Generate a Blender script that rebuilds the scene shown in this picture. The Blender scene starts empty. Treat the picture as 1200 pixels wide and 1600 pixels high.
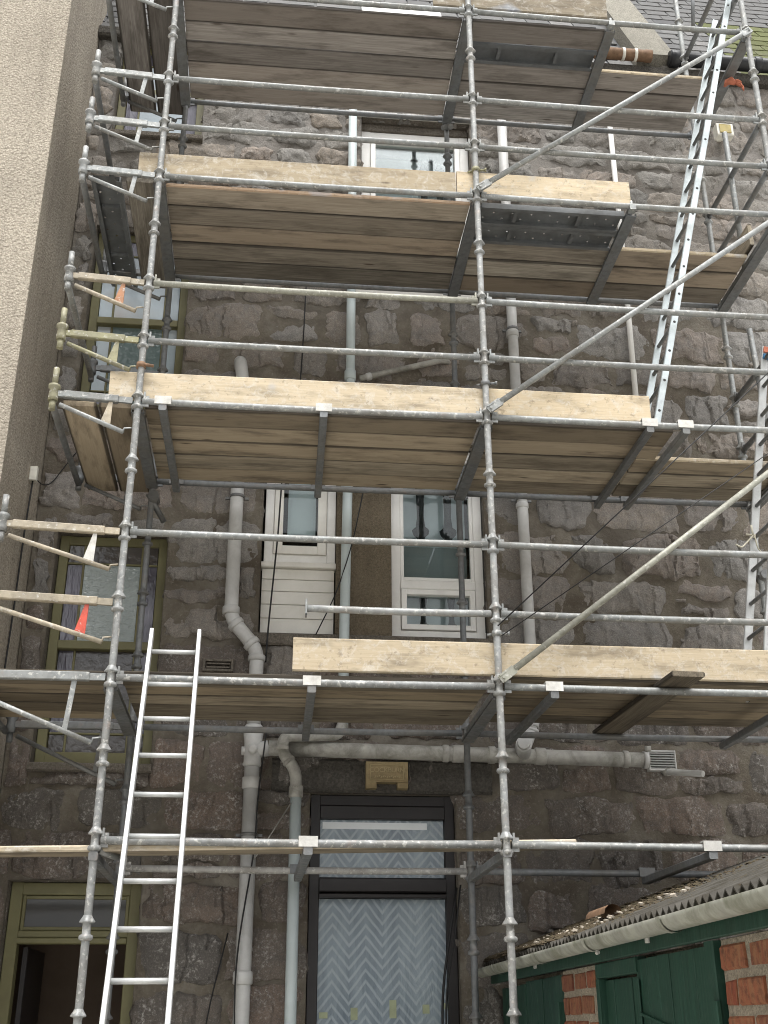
import bpy, math, random
from mathutils import Vector, Matrix, noise
rnd = random.Random(7)
R = math.radians
scene = bpy.context.scene
COL = scene.collection

# ------------------------------------------------------------------ camera, sky, sun, exposure
CAM = Vector((-1.4763, -7.2038, 1.6522))
FW = Vector((0.09143, 0.90703, 0.41103)); RT = Vector((0.9951, -0.09882, -0.0033)); UP = Vector((-0.03762, -0.40932, 0.91162))
FPX = 1801.15                                  # focal length in pixels of a 1200 x 1600 picture
cd = bpy.data.cameras.new('camera'); cam = bpy.data.objects.new('camera', cd); COL.objects.link(cam)
mw = Matrix((RT, UP, -FW)).transposed().to_4x4(); mw.translation = CAM
cam.matrix_world = mw
cd.sensor_fit = 'VERTICAL'; cd.sensor_height = 36.0; cd.lens = 36.0*FPX/1600
cd.clip_start = 0.05; cd.clip_end = 400
scene.camera = cam

SUN_EL, SUN_AZ = 66.0, -28.0                   # overcast: a very soft sun behind the viewer, a little to the left
world = bpy.data.worlds.new('World'); scene.world = world; world.use_nodes = True
wn = world.node_tree; wn.nodes.clear()
sky = wn.nodes.new('ShaderNodeTexSky'); sky.sky_type = 'NISHITA'; sky.sun_disc = False
sky.sun_elevation = R(SUN_EL); sky.sun_rotation = R(180+SUN_AZ); sky.air_density = 1.0; sky.dust_density = 6.0; sky.ozone_density = 1.0
hs = wn.nodes.new('ShaderNodeHueSaturation'); hs.inputs['Saturation'].default_value = 0.13
bg = wn.nodes.new('ShaderNodeBackground'); bg.inputs['Strength'].default_value = 0.15
wo = wn.nodes.new('ShaderNodeOutputWorld')
wn.links.new(sky.outputs[0], hs.inputs['Color']); wn.links.new(hs.outputs[0], bg.inputs[0]); wn.links.new(bg.outputs[0], wo.inputs[0])
sd = bpy.data.lights.new('sun', 'SUN'); sd.energy = 1.35; sd.angle = R(24); sd.color = (1.0, 0.985, 0.96)
sun = bpy.data.objects.new('sun', sd); COL.objects.link(sun)
sdir = Vector((math.sin(R(SUN_AZ))*math.cos(R(SUN_EL)), -math.cos(R(SUN_AZ))*math.cos(R(SUN_EL)), math.sin(R(SUN_EL))))
sun.rotation_euler = sdir.to_track_quat('Z', 'Y').to_euler()
scene.view_settings.view_transform = 'Standard'; scene.view_settings.look = 'None'
scene.view_settings.gamma = 1.0; scene.view_settings.use_curve_mapping = False
scene.view_settings.exposure = 0.72

scene.cycles.filter_width = 1.0

def px(P):
    d = Vector(P)-CAM; w = d.dot(FW)
    if w < .1: return (-9999, -9999)
    return (600+FPX*d.dot(RT)/w, 800-FPX*d.dot(UP)/w)

# ------------------------------------------------------------------ materials
class Mat:
    def __init__(s, name):
        s.m = bpy.data.materials.new(name); s.m.use_nodes = True; s.nt = s.m.node_tree
        s.b = s.nt.nodes['Principled BSDF']; s._c = {}
    def node(s, t, ins=None, **props):
        n = s.nt.nodes.new(t)
        for k, v in props.items(): setattr(n, k, v)
        for k, v in (ins or {}).items(): s.put(n.inputs[k], v)
        return n
    def put(s, sock, v):
        if isinstance(v, bpy.types.NodeSocket): s.nt.links.new(v, sock)
        else:
            if sock.type == 'RGBA' and len(v) == 3: v = (*v, 1)
            sock.default_value = v
    def obj(s, scale=(1, 1, 1), rand=True):
        key = ('o', scale, rand)
        if key not in s._c:
            v = s.node('ShaderNodeTexCoord').outputs['Object']
            if rand:
                off = s.math('MULTIPLY', s.rand(), 37.0)
                v = s.node('ShaderNodeVectorMath', {0: v, 1: off}, operation='ADD').outputs[0]
            s._c[key] = s.node('ShaderNodeMapping', {'Vector': v, 'Scale': scale}).outputs[0]
        return s._c[key]
    def pos(s, scale=(1, 1, 1)):
        key = ('p', scale)
        if key not in s._c:
            s._c[key] = s.node('ShaderNodeMapping', {'Vector': s.node('ShaderNodeNewGeometry').outputs['Position'], 'Scale': scale}).outputs[0]
        return s._c[key]
    def rand(s):
        if 'r' not in s._c: s._c['r'] = s.node('ShaderNodeObjectInfo').outputs['Random']
        return s._c['r']
    def noise(s, vec, scale, detail=4, rough=.55, dist=0):
        return s.node('ShaderNodeTexNoise', {'Vector': vec, 'Scale': scale, 'Detail': detail, 'Roughness': rough, 'Distortion': dist}).outputs[0]
    def voro(s, vec, scale, feature='F1', out=0):
        return s.node('ShaderNodeTexVoronoi', {'Vector': vec, 'Scale': scale}, feature=feature).outputs[out]
    def ramp(s, fac, stops, interp='LINEAR'):
        n = s.node('ShaderNodeValToRGB', {'Fac': fac}); e = n.color_ramp; e.interpolation = interp
        while len(e.elements) < len(stops): e.elements.new(.5)
        for el, (p, c) in zip(e.elements, stops):
            el.position = p; el.color = (*((c, c, c) if isinstance(c, (int, float)) else c), 1)
        return n.outputs[0]
    def mix(s, fac, a, b, blend='MIX'):
        n = s.node('ShaderNodeMix', data_type='RGBA', blend_type=blend, clamp_factor=True)
        s.put(n.inputs[0], fac); s.put(n.inputs[6], a); s.put(n.inputs[7], b)
        return n.outputs[2]
    def math(s, op, a, b=0.0, c=0.0):
        n = s.node('ShaderNodeMath', operation=op)
        s.put(n.inputs[0], a); s.put(n.inputs[1], b); s.put(n.inputs[2], c)
        return n.outputs[0]
    def sep(s, vec):
        return s.node('ShaderNodeSeparateXYZ', {0: vec}).outputs
    def bump(s, h, strength=.5, dist=.01, normal=None):
        n = s.node('ShaderNodeBump', {'Height': h, 'Strength': strength, 'Distance': dist})
        if normal: s.put(n.inputs['Normal'], normal)
        return n.outputs[0]
    def done(s, color, rough=.7, normal=None, metal=0.0, spec=.4):
        s.put(s.b.inputs['Base Color'], color); s.put(s.b.inputs['Roughness'], rough)
        s.put(s.b.inputs['Metallic'], metal); s.put(s.b.inputs['Specular IOR Level'], spec)
        if normal: s.put(s.b.inputs['Normal'], normal)
        return s.m

def galv(name, base=(.43, .44, .44), dirt=.35, splash=.0, metal=.35, rust=.0):
    m = Mat(name); p = m.obj()
    c = m.ramp(m.noise(p, 22, 5, .65), [(.3, tuple(x*.74 for x in base)), (.5, base), (.72, tuple(min(1, x*1.18) for x in base))])
    c = m.mix(m.ramp(m.noise(p, 5, 4), [(.45, 0.0), (.7, dirt)]), c, (.16, .145, .12))
    c = m.mix(1.0, c, m.ramp(m.rand(), [(0, .78), (1, 1.06)]), 'MULTIPLY')
    c = m.mix(m.ramp(m.noise(p, 2.3, 4, .7), [(.48, 0.0), (.62, .35)]), c, (.22, .205, .175))
    if splash:
        c = m.mix(m.ramp(m.noise(p, 34, 3, .6), [(.60-.05*splash, 0.0), (.70-.04*splash, .7)]), c, (.60, .59, .55))
    if rust:
        c = m.mix(m.ramp(m.noise(p, 11, 5, .7), [(.58, 0.0), (.7, rust)]), c, (.23, .10, .045))
    h = m.noise(p, 60, 4, .6)
    return m.done(c, m.ramp(m.noise(p, 30), [(.3, .42), (.7, .66)]), m.bump(h, .35, .004), metal)

def wood(name, a, b, grime=.3, splash=.0, warm=None, dark=.5):
    """planks: grain runs along the object's X axis"""
    m = Mat(name); p = m.obj()
    g1 = m.noise(m.obj((.9, 22, 22)), 2.2, 5, .6, .6)
    g2 = m.noise(m.obj((2.2, 70, 70)), 1.6, 3, .6)
    c = m.ramp(g1, [(.34, a), (.66, b)])
    c = m.mix(m.ramp(g2, [(.35, .2 if splash else .45), (.6, 0.0)]), c, tuple(x*.45 for x in a))
    if warm: c = m.mix(m.math('MULTIPLY', m.ramp(m.rand(), [(.35, 0.0), (.9, 1.0)]), .7), c, warm, 'MIX')
    tone = m.ramp(m.math('FRACT', m.math('MULTIPLY', m.rand(), 7.31)), [(0, .52), (1, 1.3)])
    c = m.mix(1.0, c, tone, 'MULTIPLY')
    c = m.mix(m.ramp(m.noise(m.obj((1.2, 5, 5)), 1.7, 5, .65), [(.48, 0.0), (.68, grime)]), c, (.055, .045, .035))
    kn = m.voro(m.obj((1.6, 7, .01)), 1.0)
    c = m.mix(m.ramp(kn, [(.045, dark), (.10, 0.0)]), c, (.05, .03, .018))
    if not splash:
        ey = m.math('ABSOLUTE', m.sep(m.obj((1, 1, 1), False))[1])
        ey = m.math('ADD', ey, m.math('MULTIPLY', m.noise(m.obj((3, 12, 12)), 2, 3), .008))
        c = m.mix(m.ramp(ey, [(.1035, 0.0), (.112, .82)]), c, (.03, .025, .02))  # edge dirt, also painting in the dark gap shade between planks
    if splash:
        c = m.mix(m.ramp(m.noise(p, 13, 6, .75, .8), [(.5, 0.0), (.7, splash)]), c, (.68, .66, .61))
        c = m.mix(m.ramp(m.noise(m.obj((1, 1, 1)), 23, 4, .7), [(.57, 0.0), (.70, .6)]), c, (.22, .17, .12))
        c = m.mix(m.ramp(m.noise(p, 2.6, 3, .5), [(.66, 0.0), (.74, .35)]), c, (.42, .5, .62))
    return m.done(c, .82, m.bump(m.mix(.5, g2, g1), .35, .006), 0, .25)

def granite(name, cols, soot, sootcol, fleck, flecklo=.63):
    m = Mat(name); P = m.pos()
    c = m.ramp(m.rand(), [(i/(len(cols)-1), tuple(q*.75*t for q, t in zip(x, (1, .985, .935)))) for i, x in enumerate(cols)])
    c = m.mix(m.ramp(m.noise(P, 7, 6, .7, .6), [(.36, .55), (.56, 0.0)]), c, tuple(x*.5 for x in cols[0]))
    c = m.mix(m.ramp(m.noise(P, 120, 2, .6), [(.4, .4), (.58, 0.0)]), c, (.08, .076, .07))  # shade of fine crevices painted in as dark noise
    c = m.mix(m.ramp(m.noise(P, 85, 2, .6), [(.56, 0.0), (.70, .32)]), c, (.50, .475, .44))
    c = m.mix(m.ramp(m.noise(P, 1.4, 6, .65, .3), [(.40, soot), (.62, soot*.25)]), c, sootcol)
    fl = m.math('MULTIPLY', m.ramp(m.noise(P, 40, 5, .75), [(flecklo-.06, 0.0), (flecklo+.08, fleck)]), m.ramp(m.noise(P, 5.5, 5, .7), [(.44, 0.0), (.62, 1.0)]))
    c = m.mix(fl, c, (.50, .485, .455))
    hh = m.noise(P, 38, 6, .7, .5)
    return m.done(c, .88, m.bump(hh, .8, .014), 0, .3)

def plain(name, col, rough=.5, var=.18, scale=8, bump=.15, bscale=60, metal=0, dirt=0, dirtcol=(.09, .08, .065), spec=.4):
    m = Mat(name); p = m.obj()
    c = m.ramp(m.noise(p, scale, 5, .6), [(.3, tuple(x*(1-var) for x in col)), (.7, tuple(min(1, x*(1+var)) for x in col))])
    if dirt: c = m.mix(m.ramp(m.noise(p, scale*.6, 6, .7, .4), [(.46, 0.0), (.7, dirt)]), c, dirtcol)
    return m.done(c, rough, m.bump(m.noise(p, bscale, 4, .6), bump, .004), metal, spec)

MT = {}
MT['galv'] = galv('galvanised_steel', (.335, .35, .345), .45, .4, .35, .12)
MT['galv_splash'] = galv('splashed_galvanised_steel', (.335, .345, .34), .5, .9, .25, .25)
MT['galv_dark'] = galv('shaded_galvanised_steel', (.20, .21, .215), .4, 0, .3, .2)  # darker copy of the galvanised steel, shade put into its colour
MT['galv_cement'] = galv('cement_crusted_steel', (.36, .35, .33), .55, .9, .1)
MT['yellow_steel'] = galv('yellow_stained_steel', (.36, .345, .20), .4, .2, .15)
MT['tinted_steel'] = galv('faintly_yellowed_steel', (.41, .41, .345), .3, .25, .25)
MT['orange_steel'] = galv('orange_painted_steel', (.50, .23, .11), .35, .3, 0)
MT['red_steel'] = galv('red_painted_steel', (.62, .10, .065), .2, .15, 0)
MT['tan_steel'] = galv('tan_stained_steel', (.46, .40, .30), .35, .25, .1)
MT['alu'] = plain('ladder_aluminium', (.55, .56, .55), .42, .12, 14, .15, 90, .45, .3, (.3, .28, .25))
MT['alu_blue'] = plain('bluish_ladder_aluminium', (.58, .64, .65), .4, .14, 10, .15, 90, .4, .3, (.25, .25, .25))
MT['toe'] = wood('pale_splashed_timber', (.49, .415, .305), (.60, .52, .39), .5, .6, (.60, .49, .33), .6)
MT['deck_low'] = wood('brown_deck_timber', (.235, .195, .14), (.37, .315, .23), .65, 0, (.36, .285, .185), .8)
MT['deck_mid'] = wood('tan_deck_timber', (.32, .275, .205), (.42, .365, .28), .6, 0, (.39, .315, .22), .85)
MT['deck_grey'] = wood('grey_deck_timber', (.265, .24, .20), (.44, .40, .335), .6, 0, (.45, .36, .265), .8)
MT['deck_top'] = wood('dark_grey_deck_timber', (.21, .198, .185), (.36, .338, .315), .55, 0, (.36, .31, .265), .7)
MT['lit_edge'] = wood('lit_edge_timber', (.36, .25, .165), (.52, .385, .27), .4, .2)  # orange plank edge, with the light on it put into the colour
MT['steel_plank'] = plain('zinc_plank', (.19, .20, .205), .5, .2, 6, .15, 60, .5, .35)
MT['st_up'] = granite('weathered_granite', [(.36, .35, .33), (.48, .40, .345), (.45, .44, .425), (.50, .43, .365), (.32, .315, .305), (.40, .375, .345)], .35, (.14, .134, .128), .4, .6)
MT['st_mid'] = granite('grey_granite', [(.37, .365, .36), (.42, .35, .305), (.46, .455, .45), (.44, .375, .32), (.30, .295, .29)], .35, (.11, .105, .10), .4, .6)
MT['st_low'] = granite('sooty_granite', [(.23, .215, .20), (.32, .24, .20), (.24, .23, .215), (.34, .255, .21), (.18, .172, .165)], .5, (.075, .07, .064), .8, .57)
def mortar():
    m = Mat('lime_mortar'); P = m.pos(); z = m.sep(P)[2]
    c = m.ramp(m.noise(P, 2.2, 6, .65, .3), [(.35, (.105, .088, .068)), (.52, (.165, .146, .116)), (.7, (.25, .23, .195))])
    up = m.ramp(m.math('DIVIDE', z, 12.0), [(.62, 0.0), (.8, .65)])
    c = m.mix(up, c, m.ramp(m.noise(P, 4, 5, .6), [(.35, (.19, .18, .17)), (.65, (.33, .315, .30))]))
    c = m.mix(m.ramp(m.noise(P, 40, 4, .7), [(.55, 0.0), (.75, .5)]), c, (.33, .30, .26))
    c = m.mix(m.ramp(m.noise(P, 1.1, 5, .7, .4), [(.5, 0.0), (.68, .7)]), c, (.085, .073, .061))
    return m.done(c, .92, m.bump(m.noise(P, 45, 6, .7), .8, .016), 0, .2)
MT['mortar'] = mortar()
def roughcast(name, a, b, scale, strength):
    m = Mat(name); P = m.pos()
    v = m.voro(P, scale, 'SMOOTH_F1'); n = m.noise(P, scale*1.7, 3, .6)
    c = m.ramp(n, [(.3, a), (.7, b)])
    c = m.mix(m.ramp(v, [(.35, 0.0), (.75, .5)]), c, tuple(x*.5 for x in a))
    c = m.mix(m.ramp(m.noise(P, .9, 5, .6), [(.42, 0.0), (.75, .4)]), c, tuple(x*.6 for x in a))
    c = m.mix(m.ramp(m.noise(m.pos((5, 5, .35)), 1.6, 5, .65), [(.45, 0.0), (.75, .38)]), c, tuple(x*.5 for x in a))
    return m.done(c, .93, m.bump(m.mix(.5, v, n), strength, .03), 0, .2)
MT['roughcast'] = roughcast('beige_roughcast', (.36, .315, .255), (.63, .57, .47), 52, .9)
MT['roughcast_side'] = roughcast('weathered_shaded_roughcast', (.34, .30, .245), (.58, .525, .435), 56, .8)  # return face: dirt, with some of its shade put into the colour
MT['harl'] = roughcast('brown_harling', (.15, .122, .085), (.27, .228, .165), 80, .7)
MT['concrete'] = roughcast('coarse_concrete', (.22, .205, .17), (.42, .40, .34), 70, .5)
MT['dressed'] = roughcast('dressed_granite', (.13, .115, .095), (.24, .215, .18), 60, .5)
MT['lintel'] = roughcast('sooty_lintel', (.06, .056, .049), (.13, .12, .105), 45, .7)
MT['upvc'] = plain('white_upvc', (.82, .815, .785), .35, .05, 5, .05, 40, 0, .22, (.42, .38, .32))
MT['upvc_cream'] = plain('yellowed_upvc', (.76, .745, .69), .45, .06, 4, .08, 40, 0, .22, (.36, .31, .24))
MT['pipe'] = plain('grey_pvc_pipe', (.52, .52, .505), .42, .12, 4, .08, 60, 0, .4, (.22, .2, .17))
MT['pipe_blue'] = plain('pale_blue_grey_pipe', (.50, .565, .565), .38, .06, 4, .05, 60, 0, .18, (.25, .25, .24))
MT['pipe_moss'] = plain('grimy_pipe', (.37, .36, .33), .55, .25, 9, .25, 60, 0, .8, (.12, .12, .09))
MT['gutter'] = plain('stained_gutter', (.33, .33, .28), .6, .3, 7, .25, 60, 0, .9, (.13, .135, .085))
MT['pipe_black'] = plain('black_gutter_paint', (.02, .021, .023), .4, .2, 6, .1)
MT['rusty_pipe'] = plain('rusty_cast_iron', (.22, .135, .08), .75, .3, 14, .5, 40, 0, .6, (.09, .045, .025))
MT['olive'] = plain('olive_window_paint', (.165, .155, .075), .5, .12, 6, .12, 50, 0, .4, (.12, .10, .05))
MT['darkwood'] = plain('dark_brown_frame', (.018, .0155, .0155), .4, .2, 10, .15)
MT['iron'] = plain('black_iron', (.03, .03, .03), .5)
MT['cable'] = plain('black_cable', (.012, .012, .012), .5, .1)
MT['string'] = plain('pale_string', (.55, .52, .42), .9)
MT['rag'] = plain('orange_rag', (.50, .17, .10), .85, .2, 20, .5, 50)
MT['dark_room'] = plain('dark_room', (.035, .03, .026), .9, .2, 2, 0)
MT['room_brown'] = plain('brown_room_wall', (.16, .12, .09), .9, .2, 2, 0)
MT['blind'] = plain('pale_blind', (.80, .84, .86), .8, .04, 5, .05)
MT['grey_curtain'] = plain('grey_curtain', (.34, .37, .37), .9, .05, 3, .05)
MT['brass'] = plain('gilt_box', (.29, .225, .12), .5, .2, 20, .2, 60, .2, .4, (.12, .08, .03))
MT['brass_text'] = plain('gilt_lettering', (.40, .325, .19), .5, .15, 20, .1, 60, .2)
MT['film_line'] = plain('pale_film_line', (.34, .38, .39), .4)
MT['tape'] = plain('yellow_green_tape', (.30, .33, .21), .6)
MT['blue_tape'] = plain('blue_tape', (.03, .15, .30), .5)
MT['white_plastic'] = plain('white_plastic', (.72, .70, .62), .4)
MT['yellow_lens'] = plain('yellowed_lens', (.36, .29, .10), .25, .2, 20)
MT['cap'] = plain('cement_dusted_clip', (.62, .61, .57), .7, .15, 20, .3, 50, 0, .35, (.3, .27, .22))
MT['corrugated'] = plain('asbestos_sheet', (.085, .08, .07), 1.0, .3, 9, .6, 50, 0, .85, (.035, .03, .02), .05)
MT['moss'] = plain('brown_moss', (.07, .052, .030), .95, .45, 25, .8, 70, 0, .5, (.045, .05, .02))
MT['debris'] = plain('stone_chips', (.42, .37, .30), .9, .35, 12, .4, 50)
MT['yard'] = plain('yard_concrete', (.46, .445, .41), .9, .15, 2, .3, 40)
MT['lead'] = plain('joint_shade_backing', (.10, .105, .115), .6)  # dark roof backing, its colour stands in for shade in slate joints
def shed_mats():
    m = Mat('green_shed_paint'); p = m.obj()
    g = m.noise(m.obj((22, 22, 1.2)), 2.4, 5, .65, .3)
    c = m.ramp(g, [(.3, (.009, .034, .021)), (.7, (.018, .066, .042))])
    c = m.mix(m.ramp(m.noise(p, 5, 6, .7), [(.56, 0.0), (.75, .45)]), c, (.06, .10, .075))
    MT['green'] = m.done(c, .55, m.bump(g, .5, .006), 0, .35)
    m = Mat('red_brick'); P = m.pos()
    c = m.ramp(m.rand(), [(0, (.24, .065, .035)), (.35, (.17, .065, .04)), (.65, (.29, .10, .05)), (1, (.14, .05, .035))])
    c = m.mix(m.ramp(m.noise(m.pos((1, 26, 4)), 1.5, 4, .6, .4), [(.42, 0.0), (.62, .6)]), c, (.27, .15, .075))
    c = m.mix(m.ramp(m.noise(P, 30, 4, .7), [(.48, 0.0), (.68, .75)]), c, (.08, .035, .025))
    MT['brick'] = m.done(c, .85, m.bump(m.noise(P, 50, 5, .65), .5, .008), 0, .25)
    MT['shed_mortar'] = roughcast('shed_mortar', (.24, .205, .15), (.42, .37, .29), 70, .6)
    m = Mat('slate'); P = m.pos()
    c = m.ramp(m.rand(), [(0, (.09, .09, .092)), (.4, (.17, .17, .168)), (.7, (.125, .125, .124)), (1, (.21, .205, .20))])
    c = m.mix(m.ramp(m.noise(P, 9, 6, .7, .3), [(.45, 0.0), (.7, .6)]), c, (.09, .085, .078))
    MT['slate'] = m.done(c, .75, m.bump(m.noise(P, 26, 5, .65), .5, .01), 0, .2)
    m = Mat('mossy_slate'); P = m.pos()
    c = m.ramp(m.rand(), [(0, (.10, .108, .045)), (.5, (.15, .16, .075)), (1, (.13, .13, .08))])
    c = m.mix(m.ramp(m.noise(P, 9, 6, .7, .3), [(.45, 0.0), (.7, .7)]), c, (.10, .12, .035))
    MT['slate_moss'] = m.done(c, .9, m.bump(m.noise(P, 40, 5, .7), .7, .012), 0, .2)
shed_mats()
def glassy(name, stops, scale, bstr, bdist, rough=.08, stretch=(1, 1, 1), kind='noise'):
    m = Mat(name); p = m.obj(stretch)
    n = m.noise(p, scale, 3, .5, .4) if kind == 'noise' else m.voro(p, scale, 'SMOOTH_F1')
    big = m.noise(m.obj(), 1.6, 2, .5)
    return m.done(m.ramp(big, stops), rough, m.bump(n, bstr, bdist), 0, .75)
MT['obscure'] = glassy('obscure_glass', [(.3, (.26, .305, .30)), (.7, (.42, .475, .47))], 16, .9, .02, .12, (1, 1, 2.2), 'noise')
MT['obscure_dark'] = glassy('dim_obscure_glass', [(.3, (.055, .05, .048)), (.7, (.10, .092, .085))], 18, .6, .012)
MT['stained'] = glassy('violet_stained_glass', [(.3, (.055, .052, .07)), (.5, (.155, .15, .19)), (.7, (.065, .062, .078))], 14, .6, .012, .1, (2, 2, .6))
MT['stained_pale'] = glassy('pale_stained_glass', [(.3, (.28, .33, .36)), (.6, (.44, .52, .57)), (.8, (.40, .38, .36))], 10, .4, .01)
MT['fanlight'] = glassy('dim_fanlight_glass', [(.3, (.05, .05, .05)), (.7, (.085, .085, .08))], 5, .1, .005)
MT['dotted'] = glassy('dotted_glass', [(.3, (.12, .17, .17)), (.7, (.20, .26, .255))], 26, .8, .01, .15, (1, 1, 1), 'voro')
def clear_glass():
    m = Mat('window_glass'); nt = m.nt
    tr = m.node('ShaderNodeBsdfTransparent', {'Color': (.86, .9, .9)})
    gl = m.node('ShaderNodeBsdfGlossy', {'Color': (1, 1, 1), 'Roughness': .02})
    fr = m.node('ShaderNodeFresnel', {'IOR': 1.5})
    mx = m.node('ShaderNodeMixShader'); m.put(mx.inputs[0], m.math('MULTIPLY', fr.outputs[0], .8))
    m.put(mx.inputs[1], tr.outputs[0]); m.put(mx.inputs[2], gl.outputs[0])
    nt.links.new(mx.outputs[0], nt.nodes['Material Output'].inputs[0]); nt.nodes.remove(m.b)
    return m.m
MT['glass'] = clear_glass()
def chevron():
    m = Mat('chevron_film'); o = m.sep(m.obj((1, 1, 1), False))
    w = m.noise(m.obj((1, 1, .5), False), 4.5, 2)
    xx = m.math('MULTIPLY', o[0], 1/.245)
    tri = m.math('ABSOLUTE', m.math('SUBTRACT', m.math('FRACT', xx), .5))
    zz = m.math('ADD', m.math('ADD', o[2], m.math('MULTIPLY', tri, .30)), m.math('MULTIPLY', w, .05))
    f = m.math('FRACT', m.math('MULTIPLY', zz, 1/.078))
    line = m.ramp(f, [(.0, 1.0), (.2, 1.0), (.36, .0), (.88, 0.0), (1.0, 1.0)])
    base = m.ramp(m.noise(m.obj((1, 1, .5), False), 2.2, 5, .6), [(.3, (.115, .152, .19)), (.7, (.20, .248, .285))])
    c = m.mix(m.math('MULTIPLY', line, .5), base, (.41, .47, .50))
    wr = m.noise(m.obj((3, 1, 1), False), 4, 4, .6, .8)
    c = m.mix(m.ramp(m.noise(m.obj((2.2, 1, .25), False), 2.6, 4, .6, .6), [(.42, 0.0), (.62, .5)]), c, (.30, .36, .39))  # light on the film's upright folds painted as paler streaks
    m.done(c, .22, m.bump(wr, .4, .03), 0, .6)
    m.put(m.b.inputs['Coat Weight'], .5); m.put(m.b.inputs['Coat Roughness'], .04)
    return m.m
MT['chevron'] = chevron()

# ------------------------------------------------------------------ mesh building
class MB:
    def __init__(s): s.v = []; s.f = []; s.sm = []
    def add(s, vs, fs, smooth=False):
        o = len(s.v); s.v += [tuple(v) for v in vs]; s.f += [tuple(i+o for i in f) for f in fs]; s.sm += [smooth]*len(fs); return s
    def box(s, x0, x1, y0, y1, z0, z1):
        v = [(x, y, z) for z in (z0, z1) for y in (y0, y1) for x in (x0, x1)]
        return s.add(v, [(0, 2, 3, 1), (4, 5, 7, 6), (0, 1, 5, 4), (2, 6, 7, 3), (0, 4, 6, 2), (1, 3, 7, 5)])
    def bbox(s, x0, x1, y0, y1, z0, z1, c=.004):
        """box with chamfered edges along its longest axis"""
        d = [x1-x0, y1-y0, z1-z0]; a = d.index(max(d)); lo = (x0, y0, z0); hi = (x1, y1, z1)
        b, e = [i for i in range(3) if i != a]
        prof = [(lo[b]+c, lo[e]), (hi[b]-c, lo[e]), (hi[b], lo[e]+c), (hi[b], hi[e]-c), (hi[b]-c, hi[e]), (lo[b]+c, hi[e]), (lo[b], hi[e]-c), (lo[b], lo[e]+c)]
        vs = []
        for t in (lo[a], hi[a]):
            for p in prof:
                q = [0, 0, 0]; q[a] = t; q[b], q[e] = p; vs.append(tuple(q))
        fs = [(i, (i+1) % 8, 8+(i+1) % 8, 8+i) for i in range(8)]+[tuple(range(7, -1, -1)), tuple(range(8, 16))]
        if a == 1: fs = [tuple(reversed(f)) for f in fs]
        return s.add(vs, fs)
    def rings(s, pts, radii, n=12, caps=True, up=None):
        """tube through points with a radius per point"""
        pts = [Vector(p) for p in pts]; o = len(s.v); m = len(pts)
        t = (pts[1]-pts[0]).normalized() if (pts[1]-pts[0]).length else (pts[-1]-pts[0]).normalized()
        a = up or (Vector((0, 0, 1)) if abs(t.z) < .9 else Vector((1, 0, 0)))
        u = (a - t*a.dot(t)).normalized()
        for i, p in enumerate(pts):
            d = pts[min(i+1, m-1)]-pts[max(i-1, 0)]
            if d.length > 1e-9: t = d.normalized()
            u = (u - t*u.dot(t)).normalized(); w = t.cross(u)
            for k in range(n):
                q = 2*math.pi*k/n; s.v.append(tuple(p+(u*math.cos(q)+w*math.sin(q))*radii[i]))
        for i in range(m-1):
            for k in range(n):
                k2 = (k+1) % n; s.f.append((o+i*n+k, o+i*n+k2, o+(i+1)*n+k2, o+(i+1)*n+k)); s.sm.append(True)
        if caps:
            s.f.append(tuple(o+k for k in reversed(range(n)))); s.f.append(tuple(o+(m-1)*n+k for k in range(n))); s.sm += [False, False]
        return s
    def tube(s, a, b, r, n=12, caps=True): return s.rings([a, b], [r, r], n, caps)
    def path(s, pts, r, n=10, caps=True): return s.rings(pts, [r]*len(pts), n, caps)
    def bar(s, a, b, w, h, up=(0, 0, 1), c=0):
        """rectangular bar from a to b: w across, h along 'up'"""
        a, b = Vector(a), Vector(b); t = (b-a).normalized(); u = Vector(up); u = (u-t*u.dot(t)).normalized(); x = t.cross(u)
        pr = [(-w/2, -h/2), (w/2, -h/2), (w/2, h/2), (-w/2, h/2)]
        if c: pr = [(-w/2+c, -h/2), (w/2-c, -h/2), (w/2, -h/2+c), (w/2, h/2-c), (w/2-c, h/2), (-w/2+c, h/2), (-w/2, h/2-c), (-w/2, -h/2+c)]
        n = len(pr); vs = [q+x*i+u*j for q in (a, b) for i, j in pr]
        fs = [tuple(reversed((i, (i+1) % n, n+(i+1) % n, n+i))) for i in range(n)]+[tuple(range(n)), tuple(range(2*n-1, n-1, -1))]
        return s.add(vs, fs)
    def mesh(s, name, origin=(0, 0, 0)):
        me = bpy.data.meshes.new(name); ox, oy, oz = origin
        me.from_pydata([(x-ox, y-oy, z-oz) for x, y, z in s.v], [], s.f)
        me.polygons.foreach_set('use_smooth', s.sm)
        me.update(); return me
WL = {}                                        # world location of every object built without rotation
def link(name, me, mat, parent=None, loc=(0, 0, 0), rot=None):
    o = bpy.data.objects.new(name, me); COL.objects.link(o)
    if me is not None and mat is not None and not me.materials: me.materials.append(MT[mat])
    L = Vector(loc); WL[o.name] = L.copy()
    if parent: o.parent = parent; L = L-WL[parent.name]
    o.location = L
    if rot is not None: o.rotation_euler = rot
    return o
def tag(o, label=None, cat=None, group=None, kind=None):
    if label: o['label'] = label
    if cat: o['category'] = cat
    if group: o['group'] = group
    if kind: o['kind'] = kind
    return o
def thing(name, loc, label, cat, group=None): return tag(link(name, None, None, None, loc), label, cat, group)
def obj(name, mb, mat, parent=None, origin=None):
    if origin is None:
        if parent: origin = WL[parent.name]
        else:
            xs, ys, zs = zip(*mb.v); origin = ((min(xs)+max(xs))/2, (min(ys)+max(ys))/2, min(zs))
    return link(name, mb.mesh(name, origin), mat, parent, origin)
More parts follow.
